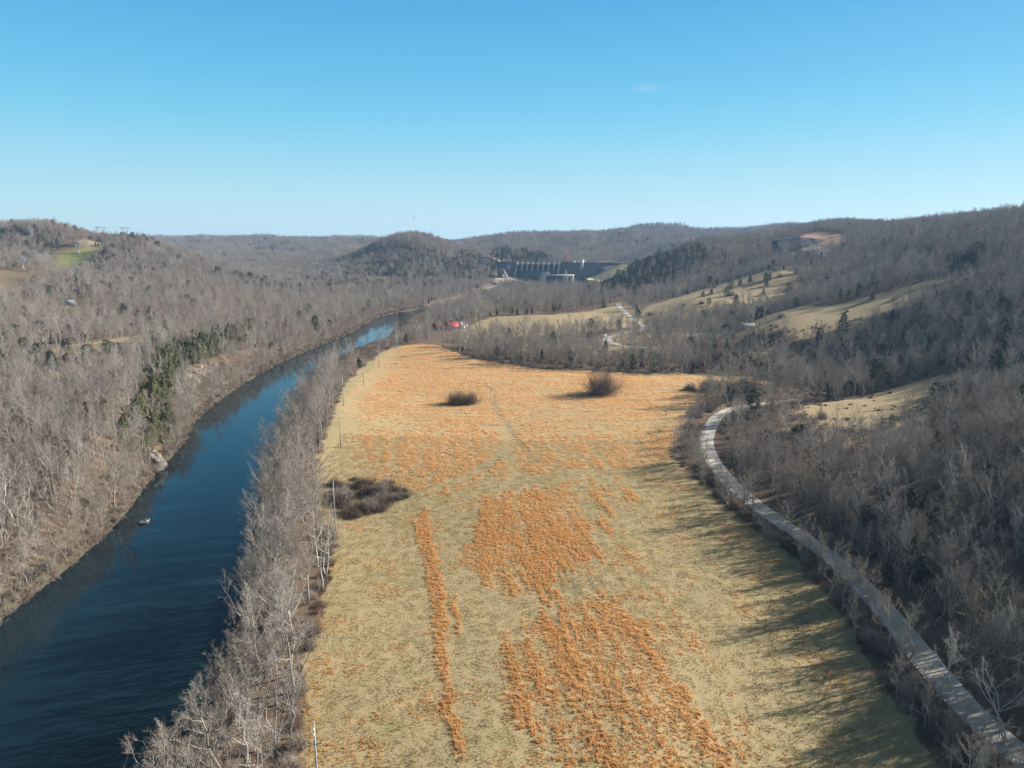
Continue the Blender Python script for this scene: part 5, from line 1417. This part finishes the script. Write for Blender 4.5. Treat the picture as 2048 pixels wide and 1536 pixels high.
# camp things
p = march(1206, 676); bx = thing('camper', tuple(p), 'boxy white camper parked beside the campground road', 'camper')
m_ = MB(); m_.box((0, 0, 1.9), (6.5, 2.6, 2.6), .2, .96); m_.build('body', M_WHITE_P, bx)
m_ = MB()
for q_ in (-2, 0, 2): m_.box((q_ * math.cos(.2), -1.34 + q_ * math.sin(.2), 2.2), (1, .1, .8), .2)
m_.build('window', M_GLASS, bx)
for q_ in (-1.8, 1.8):
    m_ = MB(); m_.tube([(q_, -1.2, .45), (q_, 1.2, .45)], [.45, .45], 10); m_.build('wheel', M_BLACK, bx)
p = march(1183, 678); pg = thing('playground', tuple(p), 'orange and green playground set on the campground lawn', 'playground')
m_ = MB(); m_.box((0, 0, 1.6), (4.5, 3, .25)); m_.box((4, 1, 1.2), (3, 2.4, .25))
for q_ in ((-2, -1.3), (2, -1.3), (2, 1.3), (-2, 1.3)): m_.bar((*q_, 0), (*q_, 3.0), .22, 6)
m_.build('platform', M_ORANGEP, pg)
m_ = MB(); m_.prism([(-2.6, -1.8, 3), (2.6, -1.8, 3), (0, -1.8, 4.6)], (0, 1, 0), 3.6); m_.build('canopy', M_GREENP, pg)
m_ = MB(); m_.prism([(-2.2, -.5, 1.6), (-7, -.5, .2), (-7, -.5, .45), (-2.2, -.5, 1.9)], (0, 1, 0), 1.0); m_.build('slide', M_GREENP, pg)
p = march(1140, 676); lm = thing('shelter', tuple(p), 'small grey roofed shelter with a white peak in the campground', 'shelter')
m_ = MB(); m_.prism([(-5, -3.5, 2.6), (5, -3.5, 2.6), (0, -3.5, 5.2)], (0, 1, 0), 7); m_.build('roof', M_METALROOF, lm)
for q_ in ((-4, -3), (4, -3), (4, 3), (-4, 3)): m_ = MB(); m_.bar((*q_, -.2), (*q_, 2.7), .3, 6); m_.build('post', M_WHITE_P, lm)
p = march(1332, 832); m_ = MB(); m_.bar((0, 0, -.2), (0, 0, 2.4), .5, 8); m_.box((0, 0, 2.5), (.7, .7, .3)); o = m_.build('marker_post', M_POST); o.location = tuple(p); tag(o, 'short dark marker post standing in the upper sedge field', 'post')

# ------------------------------------------------------------------ utility poles, sign, towers
PL = [(None, (-32.6, 103.0), 'grey steel utility pole rising from the bottom edge of the straw field'), ((671, 1062), None, 'tall grey steel utility pole beside the dark field thicket'),
 ((682, 895), None, 'steel utility pole third along the river edge of the field'), ((687, 811), None, 'steel utility pole fourth along the river edge, with a top crossarm'),
 ((728, 771), None, 'thin utility pole fifth along the river edge of the field'), ((758, 736), None, 'steel utility pole sixth along the river edge, near the field crest'), ((793, 697), None, 'farthest utility pole of the field line, by the river bend')]
for k, (uv, xy, lab) in enumerate(PL):
    p = march(*uv) if uv else np.array([*xy, float(hq(*xy))])
    H = 17.6
    o = thing('utility_pole', tuple(p), lab, 'utility pole', 'utility poles along the river edge of the field')
    m_ = MB(); m_.tube([(0, 0, -.3), (0, 0, H * .5), (0, 0, H)], [.24, .18, .11], 10); m_.build('pole', M_STEEL, o)
    m_ = MB(); m_.tube([(0, 0, H), (0, 0, H + .45)], [.05, .035], 6); m_.build('top_pin', M_WHITE_P, o)
    zc = H - (3.9 if k != 3 else .9)
    for sgn in (-1, 1):
        m_ = MB(); m_.tube([(0, 0, zc), (sgn * .9, 0, zc + .12), (sgn * 1.15, 0, zc + .3)], [.07, .085, .05], 6); m_.build('insulator_arm', M_ARM, o)
    if k == 0:
        m_ = MB(); m_.box((-.05, -.2, H - 1.0), (.12, .14, .5)); m_.box((-.05, -.2, H - 2.0), (.12, .14, .4)); m_.build('bracket', M_WHITE_P, o)
for (u, v, h, lab) in [(1396, 905, 8.5, 'short wooden pole at the road bend among shrubs'), (1278, 633, 24, 'tall thin pole in the pasture beside the far road')]:
    p = march(u, v); o = thing('wooden_pole', tuple(p), lab, 'utility pole'); m_ = MB(); m_.tube([(0, 0, -.2), (0, 0, h)], [.22, .13], 8); m_.build('pole', M_POST, o)
    m_ = MB(); m_.box((0, 0, h - .6), (2.2, .14, .16)); m_.build('crossarm', M_POST, o)
# diamond curve sign facing the camera side of the road
p = at_z(1697, 1117, 7.0); p[2] = float(hq(p[0], p[1])); sg_ = thing('road_sign', tuple(p), 'yellow diamond curve warning sign on the dark side of the road', 'road sign', None, .2)
m_ = MB(); m_.bar((0, .05, -.2), (0, .05, 3.2), .09, 6); m_.build('post', M_STEEL, sg_)
m_ = MB(); q_ = .82; m_.prism([(0, -.03, 2.6 - q_), (q_, -.03, 2.6), (0, -.03, 2.6 + q_), (-q_, -.03, 2.6)], (0, 1, 0), .04); m_.build('plate', M_SIGN, sg_)
m_ = MB(); m_.prism([(-.22, -.04, 2.2), (-.1, -.04, 2.2), (-.1, -.04, 2.58), (.1, -.04, 2.72), (.1, -.04, 2.56), (.36, -.04, 2.82), (.1, -.04, 3.05), (.1, -.04, 2.88), (-.22, -.04, 2.66)], (0, 1, 0), .008); m_.build('curve_arrow', M_BLACK, sg_)

def v_tower(u, vb, vt, Y, lab, th=.5):
    p = at_y(u, vb, Y); p[2] = min(p[2], float(hq(p[0], p[1])) + 3); H = float(at_y(u, vt, Y)[2] - p[2])
    o = thing('power_tower', tuple(p), lab, 'pylon', 'delta power towers on the wooded hill', .15)
    m_ = MB(); lattice(m_, (0, 0, 0), (0, 0, H * .45), H * .2, H * .07, 6, th); m_.build('tower_body', M_LATT, o)
    for s_ in (-1, 1):
        m_ = MB(); lattice(m_, (0, 0, H * .45), (s_ * H * .23, 0, H * .97), H * .06, H * .03, 6, th * .8); m_.build('tower_arm', M_LATT, o)
    m_ = MB(); lattice(m_, (-H * .36, 0, H * .98), (H * .36, 0, H * .98), H * .035, H * .035, 10, th * .7); m_.build('crossbeam', M_LATT, o)
v_tower(206, 489, 454, 1600, 'delta power tower on the skyline behind the green slope')
v_tower(253, 483, 455, 1620, 'delta power tower on the skyline beside the round wooded knob')
v_tower(47, 543, 516, 1180, 'delta power tower above the brown clearing')
v_tower(158, 512, 485, 1420, 'delta power tower standing on the bright green slope')
def l_tower(u, vb, vt, Y, m, lab, th=.5, arms=0):
    p = at_y(u, vb, Y); p[2] = min(p[2], float(hq(p[0], p[1])) + 4); H = float(at_y(u, vt, Y)[2] - p[2])
    o = thing('lattice_tower', tuple(p), lab, 'pylon', None, .3)
    m_ = MB(); lattice(m_, (0, 0, 0), (0, 0, H), H * .3, H * .05, 8, th); m_.build('tower_body', m, o)
    for k in range(arms):
        m_ = MB(); z = H * (.62 + .16 * k); lattice(m_, (-H * .14, 0, z), (H * .14, 0, z), H * .035, H * .035, 6, th * .6); m_.build('crossarm', m, o)
    return o
l_tower(1827, 486, 447, 1000, M_RUST, 'tapering lattice tower rising from the woods of the high ridge', .42)
l_tower(1382, 494, 471, 1420, M_RUST, 'rusty lattice tower on the dark evergreen hill', .6)
l_tower(795, 542, 515, 1840, M_LATT, 'pale lattice tower in the woods below the masted hill', .6, 3)
l_tower(1131, 564, 540, 1600, M_LATT, 'slim lattice tower in front of the powerhouse', .4)
p = march(1877, 560); hf = thing('power_line_pylon', tuple(p), 'pale two legged power line frame at the wooded end of the lower pasture', 'pylon')
for s_ in (-2.6, 2.6): m_ = MB(); m_.tube([(s_, 0, -.3), (s_, 0, 11)], [.24, .16], 8); m_.build('leg', M_STEEL, hf)
m_ = MB(); m_.box((0, 0, 10), (9, .3, .35)); m_.build('crossbeam', M_POST, hf)
p = at_y(829, 482, 2000); p[2] = float(hq(p[0], p[1])); H = float(at_y(829, 436, 2000)[2] - p[2])
ms = thing('radio_mast', tuple(p), 'thin radio mast with a dark ball top on the round wooded hill', 'mast')
m_ = MB(); lattice(m_, (0, 0, 0), (0, 0, H), .9, .9, 24, .16); m_.build('mast', M_LATT, ms)
m_ = MB()
for q_ in range(5): m_.tube([(0, 0, H + q_ * .55 - .2), (0, 0, H + q_ * .55 + .35)], [(1.1, 1.9, 2.2, 1.8, .9)[q_], (1.9, 2.2, 1.8, .9, .2)[q_]], 12)
m_.build('mast_head', M_BLACK, ms)

# ------------------------------------------------------------------ boat with two people
bp = at_z(289, 1045, 0.02); BR = 1.05
boat = thing('drift_boat', tuple(bp), 'small white drift boat floating near the far bank of the river', 'boat', None, BR)
ns, L_ = 13, 4.2; sec = []
for k in range(ns):
    t_ = k / (ns - 1) * 2 - 1; wd_ = .95 * (1 - abs(t_) ** 2.6) + .03; sh_ = .62 + .42 * t_ * t_ ; bt_ = -.08 + .5 * abs(t_) ** 3
    sec.append([(t_ * L_ / 2, -wd_, sh_), (t_ * L_ / 2, -wd_ * .68, bt_), (t_ * L_ / 2, wd_ * .68, bt_), (t_ * L_ / 2, wd_, sh_), (t_ * L_ / 2, wd_ - .07 * min(1, wd_ * 3), sh_), (t_ * L_ / 2, wd_ * .62, bt_ + .08), (t_ * L_ / 2, -wd_ * .62, bt_ + .08), (t_ * L_ / 2, -wd_ + .07 * min(1, wd_ * 3), sh_)])
V = np.array(sec).reshape(-1, 3)
Fo = np.array([[k * 8 + j, k * 8 + (j + 1) % 8, (k + 1) * 8 + (j + 1) % 8, (k + 1) * 8 + j] for k in range(ns - 1) for j in (0, 1, 2, 3, 7)])
Fi = np.array([[k * 8 + j, k * 8 + (j + 1) % 8, (k + 1) * 8 + (j + 1) % 8, (k + 1) * 8 + j] for k in range(ns - 1) for j in (4, 5, 6)])
h_ = MB(); h_.add(V, [Fo]); h_.build('hull', M_HULL, boat)
h_ = MB(); h_.add(V, [Fi]); h_.build('inner_hull', M_GREY_P, boat)
for x_ in (-1.1, .9): m_ = MB(); m_.box((x_, 0, .42), (.42, 1.5, .08)); m_.box((x_, 0, .22), (.3, .4, .34)); m_.build('seat', M_WHITE_P, boat)
for s_ in (-1, 1):
    m_ = MB(); m_.tube([(.1, s_ * .7, .85), (.3, s_ * 1.2, .74), (.9, s_ * 2.5, .1)], [.03, .03, .035], 6); m_.box((1.05, s_ * 2.8, .03), (.2, .7, .04), s_ * 1.1); m_.build('oar', M_POST, boat)

def person(p, rz, label, arms):
    """seated figure: one skinned surface for the body, clothing colours by face, hair as a child"""
    J = {'pel': (0, 0, .52, .15), 'wai': (0, 0, .68, .13), 'che': (.02, 0, .95, .155), 'nek': (.03, 0, 1.10, .06), 'hed': (.06, 0, 1.22, .095), 'top': (.07, 0, 1.33, .085)}
    E_ = [('pel', 'wai'), ('wai', 'che'), ('che', 'nek'), ('nek', 'hed'), ('hed', 'top')]
    for s_, nm in ((-1, 'r'), (1, 'l')):
        J['sh' + nm] = (.02, s_ * .19, 1.02, .06); J['el' + nm] = (.14, s_ * .26, .78, .045); J['wr' + nm] = (*arms[0:1], s_ * arms[1], arms[2], .033); J['ha' + nm] = (arms[0] + .08, s_ * (arms[1] - .01), arms[2] + .01, .04)
        J['hi' + nm] = (.04, s_ * .10, .52, .09); J['kn' + nm] = (.46, s_ * .14, .56, .065); J['an' + nm] = (.50, s_ * .14, .16, .045); J['to' + nm] = (.66, s_ * .15, .12, .04)
        E_ += [('che', 'sh' + nm), ('sh' + nm, 'el' + nm), ('el' + nm, 'wr' + nm), ('wr' + nm, 'ha' + nm), ('pel', 'hi' + nm), ('hi' + nm, 'kn' + nm), ('kn' + nm, 'an' + nm), ('an' + nm, 'to' + nm)]
    for s_, nm in ((-1, 'r'), (1, 'l')):
        for f_ in range(4):
            nmf = 'f%d%s' % (f_, nm); a_ = np.array(J['ha' + nm][:3]); J[nmf] = (a_[0] + .08 + (.01, .02, .015, 0)[f_], a_[1] + (f_ - 1.5) * .02, a_[2] - .02, .010); E_.append(('ha' + nm, nmf))
        a_ = np.array(J['ha' + nm][:3]); J['th' + nm] = (a_[0] + .03, a_[1] - s_ * .06, a_[2] + .02, .011); E_.append(('ha' + nm, 'th' + nm))
    names = list(J); me_ = bpy.data.meshes.new('person'); me_.from_pydata([J[k][:3] for k in names], [(names.index(a_), names.index(b_)) for a_, b_ in E_], [])
    o = bpy.data.objects.new('person', me_); COL.objects.link(o)
    sk_ = o.modifiers.new('skin', 'SKIN'); ss = o.modifiers.new('sub', 'SUBSURF'); ss.levels = ss.render_levels = 1
    for k, nm in enumerate(names):
        sv_ = me_.skin_vertices[0].data[k]; sv_.radius = (J[nm][3],) * 2; sv_.use_root = nm == 'pel'
    dg = bpy.context.evaluated_depsgraph_get(); me2 = bpy.data.meshes.new_from_object(o.evaluated_get(dg)); o.modifiers.clear(); o.data = me2
    me2.materials.clear()
    for m_ in (M_SKIN, M_SHIRT, M_TROUSER): me2.materials.append(m_)
    for pl in me2.polygons:
        c = pl.center; pl.use_smooth = True
        pl.material_index = 2 if (c.z < .62 and (abs(c.y) < .22 and c.z < .64)) and not (c.z > .56 and c.x > .3 and abs(c.y) > .2) else (1 if c.z < 1.09 and (Vector(c) - Vector((arms[0] + .05, math.copysign(arms[1], c.y), arms[2]))).length > .12 else 0)
    o.location = p; o.rotation_euler = (0, 0, rz); tag(o, label, 'person', 'two people in the drift boat')
    m_ = MB(); m_.tube([(.05, 0, 1.26), (.055, 0, 1.33), (.06, 0, 1.40), (.06, 0, 1.435)], [.118, .118, .09, .03], 12); m_.box((.17, 0, 1.30), (.14, .16, .02)); m_.build('cap', M_TROUSER, o)
    m_ = MB()
    for s_ in (-1, 1): m_.box((.157, s_ * .035, 1.235), (.012, .022, .012))
    m_.build('eye', M_BLACK, o)
    m_ = MB(); m_.prism([(.15, -.016, 1.19), (.15, .016, 1.19), (.15, 0, 1.235)], (1, 0, -.1), .03); m_.build('nose', M_SKIN, o)
    return o
rz_ = Matrix.Rotation(BR, 3, 'Z')
pa = Vector(bp) + rz_ @ Vector((-1.15, 0, -.03)); pb = Vector(bp) + rz_ @ Vector((.85, 0, -.03))
person(tuple(pa), BR, 'person in a white shirt seated in the near end of the boat', (.40, .30, .80))
person(tuple(pb), BR + math.pi, 'person in a white shirt seated in the far end of the boat', (.36, .24, .86))

# ------------------------------------------------------------------ haze
HAZE = 0.000058
if HAZE:
    m, t = mat('haze_air')
    pv = t.n('ShaderNodeVolumePrincipled'); pv.inputs['Color'].default_value = (.42, .66, 1, 1); pv.inputs['Density'].default_value = HAZE; pv.inputs['Anisotropy'].default_value = 0.2
    oo = t.n('ShaderNodeOutputMaterial'); t.l(pv.outputs[0], oo.inputs['Volume'])
    hb = MB(); x0, x1, y0, y1, z0, z1 = -9600, 9600, -60, 7600, float(GH.min()) - 12, 262
    hb.box(((x0 + x1) / 2, (y0 + y1) / 2, (z0 + z1) / 2), (x1 - x0, y1 - y0, z1 - z0)); hz = hb.build('haze', m)
    tag(hz, 'thin bluish haze lying over the whole valley', 'haze', kind='stuff')
print('done', round(time.time() - T0, 1), GH.max())
